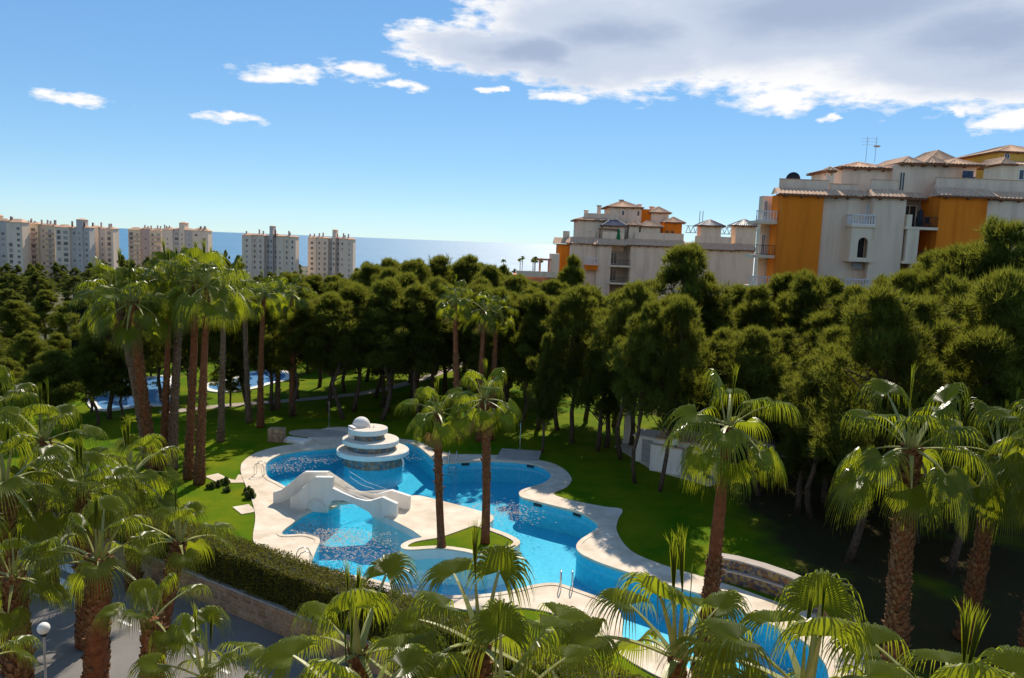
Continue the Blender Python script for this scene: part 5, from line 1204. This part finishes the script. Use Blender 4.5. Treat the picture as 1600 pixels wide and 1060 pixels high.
# little palms on the shore
for i in range(9):
    px = rp.uniform(785, 850); Y = rp.uniform(560, 700); p = D(px, rp.uniform(402, 409), Y); g = ground(p.x, p.y); g = min(g, p.z-7)
    root = empty('shore_palm', (p.x, p.y, g), 'tiny dark palm silhouetted against the glittering sea', 'palm', 'palms on the shore'); h = p.z-g
    MB().tube([(0, 0, 0), (0, 0, h)], [.35, .22], 6).build('trunk', 'pine_bark', root)
    mb = MB()
    for k in range(22):
        a = k*2.4; e = rp.uniform(-.5, 1.2); d = Vector((math.cos(a)*math.cos(e), math.sin(a)*math.cos(e), math.sin(e))); s = Vector((-math.sin(a), math.cos(a), 0))
        c = Vector((0, 0, h)); q = c+d*1.6; mb.add([c, q-s*.7, q+d*.9-UP*.8, q+s*.7], [(0, 1, 2, 3)])
    mb.build('crown', 'pine_needles_far', root)

# ================================================================== PUMP HOUSE, RAILING WALL, LAMPS
def pump_house():
    c = G(1062, 742, 0); root = empty('pump_house', (c.x, c.y, 0), 'small white pump house with flat pinkish tiled roof under the pines', 'building'); root.rotation_euler.z = rad(-24); root.scale = (.86, .86, .86)
    MB().box(-2.0, 2.6, 0.6, 4.2, -.05, 2.45).build('wall', 'white_plaster', root)
    MB().box(-2.25, 2.85, .35, 4.45, 2.453, 2.56).build('roof', 'roof_tile', root)
    MB().box(-4.2, -2.003, 2.0, 4.2, -.05, 2.1).build('side_room', 'white_plaster', root); MB().box(-4.35, -2.26, 1.8, 4.4, 2.103, 2.2).build('side_roof', 'fountain_top', root)
    d = MB().box(.35, 1.15, .56, .597, 0, 2.0).build('door', 'roof_wood', root); MB().tube([(1.02, .53, 1.0), (1.02, .56, 1.0)], .04, 8).build('handle', 'metal', d)
    for x in (-3.6,): MB().box(x, x+.85, 1.96, 1.997, 0, 1.9).build('door', 'kerb', root)
    MB().box(1.6, 2.3, .56, .597, .9, 1.7).build('vent_window', 'window_dark', root)
    p = G(1022, 735, 0); w = empty('screen_wall', (p.x, p.y, 0), 'low white screen wall with a ball lamp on top by the pump house', 'wall'); w.rotation_euler.z = rad(-30)
    MB().box(-.3, 1.9, -.12, .12, -.05, 1.75).build('panel', 'white_plaster', w); MB().box(-.36, 1.96, -.18, .18, 1.753, 1.83).build('coping', 'deck', w)
    b = empty('ball_lamp', (p.x+1.2, p.y-.7, 1.83), 'small cream ball lamp on the white screen wall', 'lamp'); MB().lathe([(.06, 0), (.06, .12)], 10).build('neck', 'dark_metal', b)
    MB().lathe([(.26*math.sin(a)+.001, .35-.26*math.cos(a)) for a in np.linspace(.15, math.pi, 12)], 20).build('globe', 'lamp_globe', b, smooth=True)
    q = G(979, 692, 0); o = empty('white_column', (q.x, q.y, 0), 'square white column beside the pump house terrace', 'column')
    MB().box(-.24, .24, -.24, .24, .15, 2.35).build('shaft', 'white_plaster', o); MB().box(-.32, .32, -.32, .32, -.03, .15).build('plinth', 'white_plaster', o); MB().box(-.3, .3, -.3, .3, 2.353, 2.5).build('capital', 'white_plaster', o)
    mb = MB(); mb.prism([tuple(G(x, y, 0).xy) for x, y in ((960, 698), (985, 690), (1010, 705), (1140, 745), (1110, 760), (1020, 735))], -.03, .03); tag(mb.build('terrace', 'deck'), kind='structure')
    q = G(1120, 748, 0); o = empty('garden_table', (q.x, q.y, 0), 'white garden table at the corner of the pump house', 'table'); MB().box(-.5, .5, -.35, .35, .7, .74).build('tabletop', 'rail_white', o)
    for sx in (-.45, .4):
        for sy in (-.3, .25): MB().box(sx, sx+.05, sy, sy+.05, 0, .7).build('leg', 'rail_white', o)
pump_house()
def railing_wall():
    pts = [G(1150, 690, 0), G(1237, 718, 0), G(1330, 745, 0), G(1440, 772, 0), G(1560, 800, 0)]
    for i in range(4):
        a, b = pts[i], pts[i+1]; d = b-a; L = d.length
        root = empty('boundary_wall', (a.x, a.y, 0), ['stretch of white boundary wall with railing behind the pump house', 'stretch of white boundary wall with railing behind the orange-trunked palm', 'stretch of white boundary wall with railing behind the stout palm', 'stretch of white boundary wall with railing behind the leaning palm'][i], 'wall'); root.rotation_euler.z = math.atan2(d.y, d.x)
        MB().box(0, L-.02, -.12, .12, -.1, .62).build('base', 'white_plaster', root)
        n = int(L/.17); mb = MB(); mb.box(0, L-.02, -.02, .02, 1.6, 1.65)
        for k in range(n): mb.box(k*L/n, k*L/n+.03, -.015, .015, .623, 1.6)
        o = mb.build('bars', 'kerb', root); o['kind'] = 'stuff'
railing_wall()
def street_lamp():
    p = G(68, 982, 2.0); root = empty('street_lamp', (p.x, p.y, ROAD_Z+.1), 'grey street lamp with white glass globe beside the road', 'lamp')
    z = 2.0-ROAD_Z-.1
    MB().tube([(0, 0, 0), (0, 0, .5), (0, 0, .52), (0, 0, z-.2)], [.07, .07, .04, .035], 10).build('pole', 'kerb', root)
    MB().lathe([(.08, z-.26), (.1, z-.2), (.08, z-.14)], 14).build('collar', 'dark_metal', root)
    MB().lathe([(.19*math.sin(a)+.001, z-.19*math.cos(a)) for a in np.linspace(.1, math.pi, 16)], 28).build('globe', 'lamp_globe', root, smooth=True)
street_lamp()

# ---- unseen house the view is taken from, added to bounce warm sunlight into shade
def home_bounce_house():
    y0 = -4.5; root = empty('apartment_house', (0, y0, ROAD_Z), 'unseen cream apartment house behind the camera, added to bounce warm light', 'building')
    Hh = 25.0; MB().box(-22, 18, -12, 0, 0, Hh).build('wall', 'far_wall_yellow', root)
    hip_roof('roof', -22, 18, -12, 0, Hh+.2, 2.2, root, over=.6, brackets=False)
    for f in range(8):
        z = .25+f*3.05
        for k in range(5):
            x = -19+k*8.0
            window(root, x-1.9, x-.6, .01, z+.9, z+2.2); window(root, x+1.0, x+2.8, .01, z+.05, z+2.2)
            if f: MB().box(x+.2, x+3.6, .004, 1.25, z-.2, z).build('balcony_slab', 'wall_cream_light', root); railing(root, x+.3, x+3.5, 1.2, z, 1.0)
home_bounce_house()
